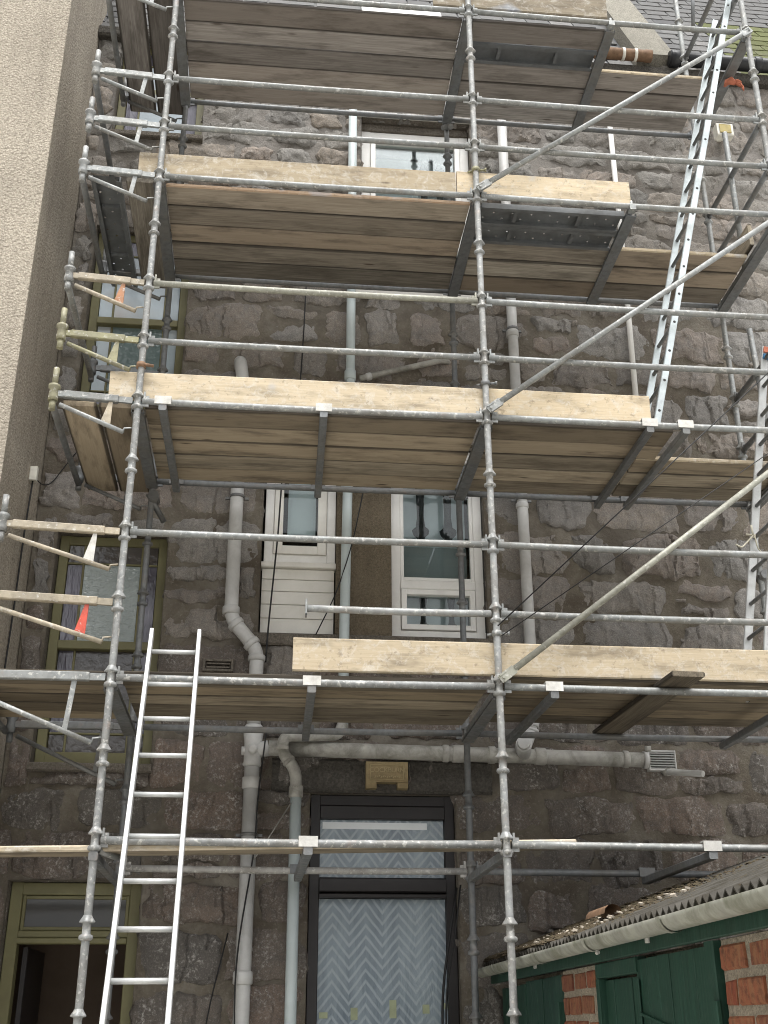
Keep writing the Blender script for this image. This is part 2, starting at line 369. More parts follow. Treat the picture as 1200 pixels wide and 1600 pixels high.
def arc(c, a, b, r, n=6):
    """quarter bend about corner c, from direction a to direction b"""
    c, a, b = Vector(c), Vector(a).normalized(), Vector(b).normalized(); o = c+a*r+b*r
    return [o - b*r*math.cos(q) - a*r*math.sin(q) for q in [i*math.pi/2/n for i in range(n+1)]]
def bend(pts, r=.08, n=5):
    """round the corners of a polyline"""
    P = [Vector(p) for p in pts]; out = [P[0]]
    for i in range(1, len(P)-1):
        a = (P[i-1]-P[i]); b = (P[i+1]-P[i]); d = min(r, a.length*.49, b.length*.49)
        p0 = P[i]+a.normalized()*d; p2 = P[i]+b.normalized()*d
        for k in range(n+1):
            t = k/n; out.append(p0*(1-t)**2+P[i]*2*t*(1-t)+p2*t*t)
    out.append(P[-1]); return out

# ------------------------------------------------------------------ the setting
g = MB(); g.add([(-120, -120, 0), (120, -120, 0), (120, 120, 0), (-120, 120, 0)], [(0, 1, 2, 3)])
tag(obj('ground', g, 'yard', origin=(0, 0, 0)), kind='structure')

WY = 1.70                                      # face of the stone wall
X0, X1, ZT = -3.452, 4.2, 11.0
OPEN = [(-3.26, -2.37, 3.50, 5.41), (-3.25, -2.37, 6.55, 8.5), (-3.22, -2.36, 9.62, 10.85), (-3.31, -2.36, 0.12, 2.66),
        (-1.15, -.04, .10, 3.31), (-1.60, .28, 4.57, 6.35), (-.79, .30, 7.97, 10.02)]
ten = thing('tenement', (0, WY, 0), 'dark granite rubble tenement with olive stair windows, white windows and a papered door', 'building')
# wall core with openings: noise-roughened mortar bed
xs = sorted(set([X0, X1]+[o[i] for o in OPEN for i in (0, 1)])); zs = sorted(set([0, ZT]+[o[i] for o in OPEN for i in (2, 3)]))
def fill(a, st):
    out = []
    for p, q in zip(a, a[1:]):
        n = max(1, round((q-p)/st)); out += [p+(q-p)*i/n for i in range(n)]
    return out+[a[-1]]
gx, gz = fill(xs, .036), fill(zs, .036)
mb = MB(); nx = len(gx)
for z in gz:
    for x in gx:
        h = noise.noise(Vector((x*2.2, z*2.2, 3)))*.014+noise.noise(Vector((x*8, z*8, 1)))*.012+noise.noise(Vector((x*21, z*21, 7)))*.008
        mb.v.append((x, WY-h, z))
for j in range(len(gz)-1):
    for i in range(nx-1):
        cx, cz = (gx[i]+gx[i+1])/2, (gz[j]+gz[j+1])/2
        if any(a < cx < b and c < cz < d for a, b, c, d in OPEN): continue
        mb.f.append((j*nx+i, j*nx+i+1, (j+1)*nx+i+1, (j+1)*nx+i)); mb.sm.append(True)
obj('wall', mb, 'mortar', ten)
# reveals
for a, b, c, d in OPEN:
    mb = MB(); y0, y1 = WY-.012, WY+.5
    mb.add([(a, y0, c), (a, y1, c), (a, y1, d), (a, y0, d)], [(0, 1, 2, 3)]); mb.add([(b, y0, c), (b, y1, c), (b, y1, d), (b, y0, d)], [(3, 2, 1, 0)])
    mb.add([(a, y0, d), (b, y0, d), (b, y1, d), (a, y1, d)], [(3, 2, 1, 0)]); mb.add([(a, y0, c), (b, y0, c), (b, y1, c), (a, y1, c)], [(0, 1, 2, 3)])
    obj('reveal', mb, 'dressed', ten)
# rooms behind the openings
for (a, b, c, d), m in zip(OPEN, ['dark_room']*3+['room_brown']+['dark_room']*3):
    mb = MB(); y0, y1 = WY+.42, WY+1.5; e = .25
    mb.add([(a-e, y0, c-e), (b+e, y0, c-e), (b+e, y0, d+e), (a-e, y0, d+e), (a-e, y1, c-e), (b+e, y1, c-e), (b+e, y1, d+e), (a-e, y1, d+e)],
           [(4, 5, 6, 7), (0, 4, 7, 3), (1, 2, 6, 5), (3, 7, 6, 2), (0, 1, 5, 4)])
    obj('room', mb, m, ten)

# ---- stones
def rock(w, h, depth, seed, nu, nv, jag):
    """rock-faced block: irregular outline, chipped face toward -Y; local coordinates about its centre"""
    m = MB(); sd = Vector((seed*13.7, seed*7.1, seed*3.3)); r = random.Random(seed)
    cor = [(r.uniform(-.10, .06), r.uniform(-.12, .06)) for _ in range(4)]          # pulled-in corners
    pl = [(r.uniform(-.75, .75), r.uniform(-.75, .75), r.uniform(.75, 1.25)) for _ in range(5)]   # chisel planes
    for j in range(nv+1):
        for i in range(nu+1):
            u, v = 2*i/nu-1, 2*j/nv-1
            e = max(abs(u), abs(v)); pn = (abs(u)**9+abs(v)**9)**(1/9)
            k = (e/pn if pn > 1e-6 else 1)
            uu, vv = u*k, v*k
            ci = (0 if u < 0 else 1)+(0 if v < 0 else 2); cw = abs(u*v)
            x = uu*w/2*(1+cor[ci][0]*cw*2); z = vv*h/2*(1+cor[ci][1]*cw*2)
            q = Vector((x*4.5, z*4.5, 0))+sd
            bx = (noise.noise(q)+.5*noise.noise(q*4.1))*jag*e; bz = (noise.noise(q+Vector((9, 3, 5)))+.5*noise.noise(q*4.1+Vector((2, 2, 2))))*jag*e
            p = Vector((x, z, 0))+sd
            fac = max(.15, min(1.15, min(a*u+b*v+c for a, b, c in pl)))
            pw = p+noise.noise_vector(p*6)*.04
            c1 = noise.voronoi(Vector((pw.x*7, pw.z*9, sd.y)))[1][0]; c2 = noise.voronoi(Vector((pw.x*17, pw.z*21, sd.z)))[1][0]
            t1 = noise.noise_vector(c1*5.3); t2 = noise.noise_vector(c2*5.3)
            ch = .55*t1.z+(t1.x*(pw.x-c1.x/7)+t1.y*(pw.z-c1.y/9))*9+.28*t2.z+(t2.x*(pw.x-c2.x/17)+t2.y*(pw.z-c2.y/21))*9+.18*noise.noise(p*26)
            prof = max(0.0, 1-e**10)
            y = -(depth*prof*fac+depth*.85*ch*prof+.010*noise.noise(p*13)) + .012*e**6 + (.03 if e > .999 else 0)
            m.v.append((x+bx, y, z+bz))
    n = nu+1
    for j in range(nv):
        for i in range(nu):
            m.f.append((j*n+i, j*n+i+1, (j+1)*n+i+1, (j+1)*n+i)); m.sm.append(True)
    return m
stones = []
z = .0; row = 0
def zone(z):
    if z < 4.45: return (.31, .42), (.40, .85), .006, 'st_low'
    if z < 8.2: return (.29, .43), (.36, .84), .03, 'st_mid'
    return (.24, .40), (.30, .78), .004, 'st_up'
while z < ZT-.12:
    (ha, hb), (wa, wb), gap, _ = zone(z); h = min(rnd.uniform(ha, hb), ZT-z)
    cuts = sorted(set([X0, X1]+[e for o in OPEN for e in o[:2] if o[2] < z+h and o[3] > z]))
    for a, b in zip(cuts, cuts[1:]):
        mid = (a+b)/2; ivs = [(z, z+h)]
        for o in OPEN:
            if o[0] < mid < o[1]:
                ivs = [iv for p, q in ivs for iv in ((p, min(q, o[2])), (max(p, o[3]), q)) if iv[1]-iv[0] > .1]
        for p, q in ivs:
            x = a-(rnd.uniform(0, .3) if a == X0 else 0)
            while x < b-.08:
                w = rnd.uniform(wa, wb)
                if b-(x+w) < wa*.55: w = b-x
                x0, x1 = max(x, a), min(x+w, b); x += w
                hh = q-p; ga = gap*rnd.uniform(.5, 1.7); gb = gap*rnd.uniform(.4, 1.5)
                if x1-x0 < .1: continue
                if rnd.random() < .13 and hh > .27 and x1-x0 < .6:      # two thin stones, one over the other
                    f = rnd.uniform(.38, .62); parts = [(p, p+hh*f), (p+hh*f, q)]
                else: parts = [(p, q)]
                for pp, qq in parts:
                    dz = rnd.uniform(-.015, .015) if len(ivs) == 1 and p == z and q == z+h else 0
                    stones.append(((x0+x1)/2, (pp+qq)/2+dz, max(.07, x1-x0-ga), max(.06, qq-pp-gb)))
    z += h; row += 1
def inframe(s):
    u, v = px((s[0], WY, s[1])); return -60 < u < 1260 and -60 < v < 1640
vis = [s for s in stones if inframe(s)]; vis.sort(key=lambda s: -s[2]*s[3])
keep = set(vis[:300])
rest = {}
for i, s in enumerate(stones):
    cx, cz, w, h = s; m = zone(cz+rnd.uniform(-.35, .35))[3]
    dep = {'st_low': .042, 'st_mid': .042, 'st_up': .036}[m]*rnd.uniform(.7, 1.4); jag = .04 if m == 'st_low' else .06
    if s in keep:
        nu, nv = max(10, min(46, int(w/.015))), max(8, min(28, int(h/.015)))
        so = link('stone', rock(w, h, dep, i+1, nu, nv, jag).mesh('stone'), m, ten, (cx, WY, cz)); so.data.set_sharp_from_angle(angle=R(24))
    else:
        rk = rock(w, h, dep, i+1, 8, 6, jag); r = rest.setdefault(m, MB())
        r.add([(x+cx, y+WY, zz+cz) for x, y, zz in rk.v], rk.f, True)
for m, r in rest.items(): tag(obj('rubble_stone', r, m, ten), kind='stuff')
# little pinning stones pressed in the wide joints
pins = {}
for k in range(420):
    cx, cz = rnd.uniform(X0+.1, X1-.1), rnd.uniform(1.2, ZT-.2)
    if any(a-.09 < cx < b+.09 and c-.07 < cz < d+.07 for a, b, c, d in OPEN): continue
    if any(abs(cx-s[0]) < s[2]/2+.0 and abs(cz-s[1]) < s[3]/2+.0 for s in stones): continue
    w, h = rnd.uniform(.05, .13), rnd.uniform(.03, .06); rk = rock(w, h, .02, 2000+k, 5, 4, .03)
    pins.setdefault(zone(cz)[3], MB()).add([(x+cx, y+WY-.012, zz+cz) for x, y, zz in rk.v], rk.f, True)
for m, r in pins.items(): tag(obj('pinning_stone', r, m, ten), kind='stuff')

# ---- windows
def frame_mb(x0, x1, z0, z1, t, y0, y1, bot=None):
    m = MB(); b = bot or t
    m.bbox(x0, x0+t, y0, y1, z0, z1); m.bbox(x1-t, x1, y0, y1, z0, z1)
    m.bbox(x0+t, x1-t, y0+.002, y1, z1-t, z1); m.bbox(x0+t, x1-t, y0+.002, y1, z0, z0+b); return m
def pane(x0, x1, z0, z1, y, mat, parent, name='pane'):
    m = MB(); m.box(x0, x1, y, y+.006, z0, z1); return obj(name, m, mat, parent, ((x0+x1)/2, y, (z0+z1)/2))
YF = WY+.10                                    # face of the window frames
def stair_window(x0, x1, z0, z1, zm, topmats, lowmats, label):
    w = obj('window', frame_mb(x0, x1, z0, z1, .075, YF, YF+.09, .11), 'olive', ten); tag(w, label)
    r = MB(); r.bbox(x0+.076, x1-.076, YF-.012, YF+.07, zm-.035, zm+.035, .006); obj('meeting_rail', r, 'olive', w)
    sl = MB(); sl.bbox(x0-.02, x1+.02, WY-.06, YF-.002, z0-.07, z0-.002, .012); obj('sill', sl, 'dressed', w)
    for (za, zb), mats, sash in (((zm+.036, z1-.076), topmats, True), ((z0+.112, zm-.036), lowmats, False)):
        a, b = x0+.08, x1-.08; m1, m2 = a+.125, b-.125
        y = YF+.02 if sash else YF+.05
        for xx in (m1, m2): obj('glazing_bar', MB().bbox(xx-.009, xx+.009, y-.012, y+.012, za, zb), 'olive', w)
        top = zb-.16
        if not sash: top = za+.15
        obj('glazing_bar', MB().bbox(a, b, y-.014, y+.010, top-.008, top+.008), 'olive', w)
        c = (za, top-.01, top+.01, zb)
        for xa, xb, mt in ((a, m1-.01, mats[0]), (m1+.01, m2-.01, mats[1]), (m2+.01, b, mats[0])):
            pane(xa, xb, c[0], c[1], y, mt if sash else mats[2] if xa != m1+.01 else mats[1], w)
            pane(xa, xb, c[2], c[3], y, mats[2] if sash else mt, w)
stair_window(-3.255, -2.375, 3.505, 5.405, 4.47, ('stained', 'obscure', 'obscure_dark'), ('stained', 'obscure_dark', 'obscure_dark'), 'lower olive stair window with rippled obscure glass')
stair_window(-3.245, -2.375, 6.555, 8.49, 7.53, ('stained_pale', 'stained_pale', 'stained'), ('stained_pale', 'dotted', 'stained'), 'middle olive stair window with dotted lower glass')
stair_window(-3.215, -2.365, 9.625, 10.845, 10.25, ('stained', 'stained_pale', 'stained'), ('stained', 'stained_pale', 'stained'), 'upper olive stair window with pale blue glass')
# open back doorway, bottom left
dr = obj('doorway', frame_mb(-3.305, -2.365, .12, 2.655, .085, YF, YF+.11, .02), 'olive', ten); tag(dr, 'olive framed doorway standing open below a dark fanlight')
m = MB(); m.bbox(-3.22, -2.45, YF-.02, YF+.1, 2.235, 2.275, .006); m.bbox(-3.22, -2.45, YF, YF+.09, 2.276, 2.325, .006); obj('transom_rail', m, 'olive', dr)
m = frame_mb(-3.218, -2.452, 2.327, 2.568, .025, YF+.02, YF+.06); obj('fanlight_frame', m, 'olive', dr)
pane(-3.192, -2.478, 2.353, 2.542, YF+.035, 'fanlight', dr)
m = MB(); m.bbox(-3.20, -3.16, WY+.24, WY+.95, .15, 2.22, .004); obj('open_door', m, 'darkwood', dr)
# white windows above the papered door
def baluster(x, z0, z1, y, parent, s=1.0):
    prof = [(0, .016), (.06, .020), (.10, .036), (.14, .040), (.18, .022), (.30, .016), (.55, .019), (.72, .026), (.80, .017), (.84, .036), (.88, .036), (.92, .018), (1, .016)]
    m = MB(); m.rings([(x, y, z0+(z1-z0)*t) for t, r in prof], [r*s for t, r in prof], 10); return obj('baluster', m, 'iron', parent)
y0 = WY+.07
w = obj('window', frame_mb(-1.582, -.985, 5.22, 6.33, .075, y0, y0+.08), 'upvc', ten); tag(w, 'narrow white window with a pale blind above white panelling')
obj('sash', frame_mb(-1.505, -1.062, 5.297, 6.25, .075, y0-.018, y0+.06), 'upvc_cream', w)
pane(-1.43, -1.137, 5.372, 6.175, y0+.03, 'glass', w); pane(-1.39, -1.15, 5.52, 6.175, y0+.16, 'blind', w, 'blind')
m = MB()
for k, (a, b) in enumerate([(4.60, 4.735), (4.74, 4.85), (4.855, 4.965), (4.97, 5.07), (5.075, 5.165)]): pass
panel = obj('panelling', MB().bbox(-1.59, -.99, y0+.035, y0+.06, 4.585, 5.17), 'upvc_cream', ten)
for a, b in [(4.59, 4.733), (4.738, 4.853), (4.858, 4.968), (4.973, 5.073), (5.078, 5.168)]:
    obj('cladding_board', MB().bbox(-1.588, -.992, y0+.012, y0+.034, a, b, .004), 'upvc_cream', panel)
obj('sill', MB().bbox(-1.60, -.97, y0-.03, y0+.08, 5.172, 5.218, .006), 'upvc_cream', panel)
w = obj('window', frame_mb(-.515, .275, 4.58, 6.33, .08, y0, y0+.08), 'upvc', ten); tag(w, 'tall white window with small opening light and dark balusters inside')
obj('transom_rail', MB().bbox(-.434, .194, y0-.012, y0+.07, 5.02, 5.10, .008), 'upvc', w)
obj('sash', frame_mb(-.43, .19, 4.665, 5.015, .045, y0-.02, y0+.06), 'upvc', w)
obj('bead', frame_mb(-.434, .194, 5.102, 6.25, .03, y0+.004, y0+.06), 'upvc', w)
pane(-.384, .144, 4.711, 4.969, y0+.03, 'glass', w); pane(-.404, .164, 5.135, 6.22, y0+.03, 'glass', w)
pane(-.41, .17, 5.50, 6.24, y0+.26, 'blind', w, 'blind'); pane(-.41, .17, 4.70, 5.095, y0+.24, 'blind', w, 'blind')
pane(-.41, .17, 5.10, 5.495, y0+.22, 'grey_curtain', w, 'curtain')
for bx in (-.24, .0): baluster(bx, 5.50, 6.3, y0+.13, w, 1.9); baluster(bx+.01, 4.69, 5.10, y0+.13, w, 1.35)
obj('mullion_panel', MB().bbox(-.98, -.518, WY-.01, WY+.2, 4.575, 6.345), 'harl', ten)
sill = MB(); sill.bbox(-1.66, .34, WY-.05, WY+.068, 4.47, 4.572, .012); obj('sill', sill, 'dressed', ten)
w = obj('window', frame_mb(-.785, .295, 7.98, 9.93, .09, y0+.02, y0+.10), 'upvc', ten); tag(w, 'uppermost white window with balusters showing behind its glass')
obj('sash', frame_mb(-.693, .203, 8.07, 9.84, .05, y0+.0, y0+.08), 'upvc', w)
pane(-.645, .155, 8.12, 9.79, y0+.05, 'glass', w); pane(-.66, .17, 8.1, 9.8, y0+.26, 'blind', w, 'blind')
for bx in (-.14, 0.02, .14): baluster(bx, 8.2, 9.78, y0+.15, w, 1.4)
obj('lintel_board', MB().bbox(-.785, .295, y0+.0, y0+.1, 9.932, 10.015), 'dressed', w)
obj('lintel', MB().bbox(-.95, .42, WY-.035, WY+.05, 10.025, 10.09, .01), 'upvc_cream', ten)
obj('sill', MB().bbox(-.92, .40, WY-.07, y0+.018, 7.86, 7.968, .012), 'upvc_cream', ten)
# papered door
d = obj('door', frame_mb(-1.145, -.045, .12, 3.305, .075, WY+.03, WY+.14), 'darkwood', ten); tag(d, 'dark framed glass door papered inside with chevron film')
obj('head_board', MB().bbox(-1.068, -.122, WY+.028, WY+.12, 3.13, 3.228, .006), 'darkwood', d)
obj('transom_rail', MB().bbox(-1.068, -.122, WY+.01, WY+.13, 2.595, 2.70, .01), 'darkwood', d)
obj('drip_bead', MB().bbox(-1.068, -.122, WY+.0, WY+.05, 2.555, 2.585, .006), 'darkwood', d)
pane(-1.067, -.123, 2.702, 3.128, WY+.075, 'chevron', d); pane(-1.067, -.123, .2, 2.553, WY+.075, 'chevron', d)
obj('tape_strip', MB().box(-1.05, -.25, WY+.072, WY+.0745, 3.06, 3.11), 'blind', d)
for tx, tz, tw, th in [(-.80, 1.77, .05, .08), (-.52, 1.80, .05, .12), (-.28, 1.80, .05, .06), (-1.02, 1.76, .06, .04), (-.10, 1.82, .10, .04)]:
    obj('tape', MB().box(tx-tw/2, min(tx+tw/2, -.125), WY+.070, WY+.0745, tz-th/2, tz+th/2), 'tape', d)
obj('door_lintel', MB().bbox(-1.45, .25, WY-.045, WY+.012, 3.315, 3.57, .02), 'lintel', ten)
# airbrick and louvre
v = obj('air_brick', frame_mb(-2.02, -1.78, 4.235, 4.335, .02, WY-.07, WY+.0), 'dressed', ten)
for zz in (4.262, 4.292): obj('slot', MB().box(-1.99, -1.81, WY-.062, WY-.03, zz, zz+.012), 'dressed', v)
v = obj('vent_grille', frame_mb(1.50, 1.725, 3.515, 3.675, .012, WY-.08, WY), 'pipe', ten)
for k in range(7):
    zz = 3.53+k*.020; obj('louvre', MB().bar((1.512, WY-.062, zz+.008), (1.713, WY-.062, zz+.008), .03, .006, (0, -.5, 1)), 'pipe', v)
# roof: slates, skew, skylight
TH = R(62)                                     # steep mansard slope
def roofpt(x, s, up=0.0): return (x, WY+.02+s*math.cos(TH)-up*math.sin(TH), ZT+s*math.sin(TH)+up*math.cos(TH))
roof = obj('roof', MB().add([roofpt(X0-.4, 0), roofpt(X1+2.6, 0), roofpt(X1+2.6, 4.6), roofpt(X0-.4, 4.6)], [(0, 1, 2, 3)]), 'lead', ten)
sm = []
for k in range(4):
    w, h = .257, .36
    m = MB(); b = rnd.uniform(-.008, .008)
    m.add([(-w/2, 0, b), (-w*.1, -.001, 0), (w/2, 0, -b), (w/2, 0, h), (-w/2, 0, h), (-w/2, .014, b), (w/2, .014, -b), (-w*.1, .014, 0)],
          [(0, 1, 2, 3, 4), (0, 5, 7, 1), (1, 7, 6, 2), (2, 6, 3), (0, 4, 5)]); sm.append(m)
meshes = {}
cnt = 0; more = MB()
for c in range(21):
    for i in range(34):
        x = X0-.25+i*.27+(.135 if c % 2 else 0)+rnd.uniform(-.012, .012); s0 = -.06+c*.205+rnd.uniform(-.008, .008)
        moss = x > 3.22+c*.02+rnd.uniform(-.1, .1); mn = 'slate_moss' if moss else 'slate'; vi = rnd.randrange(4)
        u, vv = px(roofpt(x, s0)); seen = vv > -40 and -30 < u < 1230
        if 2.06 < x < 2.60: continue
        rot = (-(math.pi/2-TH)-.04, rnd.uniform(-.02, .02), 0)
        if seen and cnt < 290:
            key = (mn, vi)
            if key not in meshes: meshes[key] = sm[vi].mesh('slate'); meshes[key].materials.append(MT[mn])
            link('slate', meshes[key], None, roof, roofpt(x, s0, .02), rot); cnt += 1
        elif x > X0:
            Mx = Matrix.Translation(roofpt(x, s0, .02)) @ Matrix.Rotation(rot[0], 4, 'X')
            more.add([Mx @ Vector(q) for q in sm[vi].v], sm[vi].f)
if more.v: tag(obj('far_slate', more, 'slate', roof), kind='stuff')
sk = MB(); a0, a1 = 2.12, 2.52
P = [roofpt(a0, -.05, 0), roofpt(a1, -.05, 0), roofpt(a1, 4.4, 0), roofpt(a0, 4.4, 0), roofpt(a0, -.05, .16), roofpt(a1, -.05, .16), roofpt(a1, 4.4, .16), roofpt(a0, 4.4, .16)]
sk.add(P, [(4, 5, 6, 7), (0, 1, 5, 4), (0, 4, 7, 3), (1, 2, 6, 5)]); obj('skew_stone', sk, 'concrete', roof)
sl = MB(); P = [roofpt(-.75, .78, .05), roofpt(.15, .78, .05), roofpt(.15, 1.6, .05), roofpt(-.75, 1.6, .05)]
Q = [roofpt(-.75, .78, 0), roofpt(.15, .78, 0), roofpt(.15, 1.6, 0), roofpt(-.75, 1.6, 0)]
sl.add(P+Q, [(0, 1, 2, 3), (0, 4, 5, 1), (1, 5, 6, 2), (3, 7, 4, 0), (2, 6, 7, 3)]); obj('skylight', sl, 'upvc', roof)
obj('eaves_course', MB().bbox(X0, X1, WY-.09, WY+.05, 10.80, 10.93, .02), 'lintel', ten)

# ------------------------------------------------------------------ neighbouring roughcast building
m = MB(); m.box(-9.5, -3.46, .45, 1.9, 0, 14)
nb = tag(obj('roughcast_house', m, 'roughcast'), 'beige roughcast house corner standing forward of the granite wall', 'building')
nb.data.materials.append(MT['roughcast_side']); nb.data.polygons[5].material_index = 1
jb = thing('junction_box', (-3.43, 1.3, 5.72), 'small white cable box at the corner of the roughcast wall', 'cable box')
obj('box', MB().bbox(-3.459, -3.40, 1.27, 1.33, 5.66, 5.78, .006), 'white_plastic', jb)
obj('lead', MB().path(bend([(-3.43, 1.30, 5.66), (-3.44, 1.29, 5.2), (-3.445, 1.31, 4.6), (-3.445, 1.27, 3.9), (-3.445, 1.3, 3.0)], .2), .007, 6), 'cable', jb)
obj('lead', MB().path(bend([(-3.42, 1.32, 5.70), (-3.40, 1.5, 5.72), (-3.36, WY-.05, 5.8), (-3.25, WY-.05, 6.0), (-3.1, WY-.05, 6.25)], .1), .005, 6), 'cable', jb)

# ------------------------------------------------------------------ pipes on the wall
def socket(t, a, d, r, L=.07, e=.012, mat='pipe'):
    m = MB(); a, d = Vector(a), Vector(d).normalized(); m.rings([a-d*L/2, a-d*(L/2-.008), a+d*(L/2-.008), a+d*L/2], [r+.002, r+e, r+e, r+.002], 16); obj('socket', m, mat, t)
def bracket(p, r, parent, mat):
    m = MB(); m.rings([(p[0], p[1], p[2]-.012), (p[0], p[1], p[2]+.012)], [r+.006]*2, 14); m.bar((p[0]-r-.04, p[1]+.03, p[2]), (p[0]+r+.04, p[1]+.03, p[2]), .02, .02)
    obj('bracket', m, mat, parent)
PY = WY-.115
# soil pipe with an offset, left
t = thing('soil_pipe', (-1.6, PY, 0), 'thick grey soil pipe with a crooked offset left of the white windows', 'pipe')
obj('pipe', MB().path(bend([(-1.86, WY+.02, 7.03), (-1.86, PY, 7.06), (-1.825, PY, 6.85), (-1.82, PY, 4.66), (-1.60, PY, 4.40), (-1.60, PY, 3.74)], .09), .056, 16), 'pipe', t)
obj('pipe', MB().tube((-1.60, PY, 3.5), (-1.60, PY, 0.0), .057, 16), 'pipe', t)
socket(t, (-1.82, PY, 4.72), (0, 0, 1), .057, mat='pipe'); socket(t, (-1.775, PY, 4.608), (-.22, 0, .26), .057, .05, mat='pipe'); socket(t, (-1.645, PY, 4.45), (-.22, 0, .26), .057, .05, mat='pipe'); socket(t, (-1.60, PY, 4.33), (0, 0, 1), .057, .05, mat='pipe')
m = MB(); m.rings([(-1.60, PY, q) for q in (3.48, 3.5, 3.52, 3.66, 3.70, 3.73, 3.78, 3.80)], [.060, .074, .066, .066, .072, .076, .076, .06], 16); m.tube((-1.6, PY, 3.60), (-1.48, PY, 3.625), .06, 16)
m.rings([(-1.60, PY-.02, 3.60), (-1.60, PY-.085, 3.60), (-1.60, PY-.09, 3.60)], [.04, .036, .02], 12); m.tube((-1.6, PY, 3.6), (-1.685, PY, 3.60), .034, 12)
obj('branch', m, 'pipe', t)
socket(t, (-1.60, PY, 3.36), (0, 0, 1), .058, .09, mat='pipe'); socket(t, (-1.60, PY, 2.0), (0, 0, 1), .058, .09, mat='pipe')
bracket((-1.82, PY, 5.72), .057, t, 'galv_dark'); bracket((-1.60, PY, 2.98), .058, t, 'galv_dark')
# pale blue-grey downpipe and its swan neck
t = thing('downpipe', (-.9, PY, 0), 'pale blue grey downpipe between the white windows ending in a swan neck', 'pipe')
px_ = WY-.11
obj('pipe', MB().path(bend([(-.885, px_, 10.75), (-.885, px_, 6.9), (-.915, px_, 4.4), (-.915, px_, 3.80)], .08), .041, 16), 'pipe_blue', t)
socket(t, (-.886, px_, 6.95), (0, 0, 1), .042, .10, .01, mat='pipe_blue'); socket(t, (-.905, px_, 5.85), (0, 0, 1), .042, .06, .006, mat='pipe_blue')
bracket((-.904, px_, 5.86), .042, t, 'white_plastic')
obj('swan_neck', MB().path(bend([(-.915, px_-.03, 3.82), (-.95, px_-.03, 3.73), (-1.37, px_-.13, 3.69), (-1.38, px_-.13, 3.57), (-1.27, px_-.10, 3.44), (-1.265, px_-.06, 3.28)], .07), .044, 14), 'pipe_moss', t)
socket(t, (-1.265, px_-.06, 3.29), (0, 0, 1), .044, .09, .01, mat='pipe_moss'); socket(t, (-1.38, px_-.13, 3.60), (0, 0, 1), .046, .03, .006, mat='pipe_moss'); socket(t, (-1.325, px_-.115, 3.505), (-.11, 0, .13), .046, .03, .006, mat='pipe_moss')
obj('pipe', MB().tube((-1.265, px_-.06, 3.3), (-1.255, px_-.06, 0), .042, 14), 'pipe_blue', t)
# horizontal drain
t = thing('drain_pipe', (0, WY-.13, 3.55), 'grimy horizontal drain pipe above the papered door with a capped end', 'pipe')
hy = WY-.12
obj('pipe', MB().tube((-1.48, hy, 3.625), (1.44, hy, 3.585), .058, 16), 'pipe_moss', t)
m = MB()
for xx, L in ((-.12, .05), (-.02, .1), (.24, .06), (.62, .09), (1.30, .05)): socket(t, (xx, hy, 3.606-xx*.0137), (1, 0, -.0137), .058, L, .010, mat='pipe_moss')
m = MB(); m.rings([(.50, hy+.02, 3.60), (.47, hy-.10, 3.65), (.465, hy-.15, 3.66)], [.06, .062, .062], 14); m.rings([(.464, hy-.151, 3.661), (.462, hy-.165, 3.664)], [.050, .046], 14)
m.path([(.49, hy-.02, 3.64), (.56, hy, 3.80)], .05, 14); obj('branch', m, 'pipe', t)
c = MB(); c.rings([(1.44, hy, 3.585), (1.475, hy, 3.584)], [.068, .068], 18); obj('end_cap', c, 'pipe', t)
m = MB()
for q in range(4):
    a = q*math.pi/2+.5; m.bar((1.478, hy, 3.584), (1.478, hy+math.cos(a)*.055, 3.584+math.sin(a)*.055), .012, .012, (1, 0, 0))
m.rings([(1.47, hy, 3.584), (1.482, hy, 3.584)], [.066, .060], 18, False); m.rings([(1.455, hy-.03, 3.665), (1.50, hy-.04, 3.668)], [.022, .022], 10)
obj('access_ring', m, 'pipe_moss', t)
# right-hand soil pipe
t = thing('soil_pipe', (.6, PY, 3.7), 'thick pale soil pipe to the right of the middle standard', 'pipe')
obj('pipe', MB().path(bend([(.615, PY, 10.7), (.60, PY, 7.6), (.595, PY, 4.0), (.555, PY, 3.76)], .1), .047, 16), 'pipe', t)
socket(t, (.597, PY, 7.47), (0, 0, 1), .047, .07, .01, mat='pipe'); socket(t, (.595, PY, 5.74), (0, 0, 1), .047, .05, .008, mat='pipe'); socket(t, (.575, PY, 3.86), (.04, 0, .24), .047, .06, .01, mat='pipe'); socket(t, (.565, PY, 3.80), (.04, 0, .24), .047, .03, .012, mat='pipe')
bracket((.596, PY, 5.80), .047, t, 'galv_dark'); bracket((.6, PY, 7.52), .047, t, 'galv_dark')
t = thing('waste_pipe', (1.72, WY-.07, 6.8), 'thin pale vertical waste pipe left of the tall ladder', 'pipe')
obj('pipe', MB().path(bend([(1.745, WY-.08, 10.6), (1.735, WY-.08, 8.5), (1.70, WY-.08, 6.2)], .2), .026, 12), 'upvc', t)
socket(t, (1.735, WY-.08, 8.02), (0, 0, 1), .027, .05, .008, mat='upvc')
t = thing('waste_pipe', (-.3, WY-.09, 6.9), 'short sloping grey waste pipe above the second toe board', 'pipe')
obj('pipe', MB().path(bend([(-.80, WY-.1, 6.93), (-.05, WY-.09, 7.17), (.03, WY+.01, 7.2)], .05), .027, 12), 'pipe_moss', t)
socket(t, (-.72, WY-.1, 6.955), (.7, 0, .22), .028, .05, .008, mat='pipe')
t = thing('overflow_pipe', (1.7, WY-.1, 3.45), 'short overflow pipe poking out below the louvred vent', 'pipe')
obj('pipe', MB().path([(1.63, WY+.02, 3.52), (1.66, WY-.10, 3.50), (1.83, WY-.34, 3.44)], .024, 12), 'pipe', t)
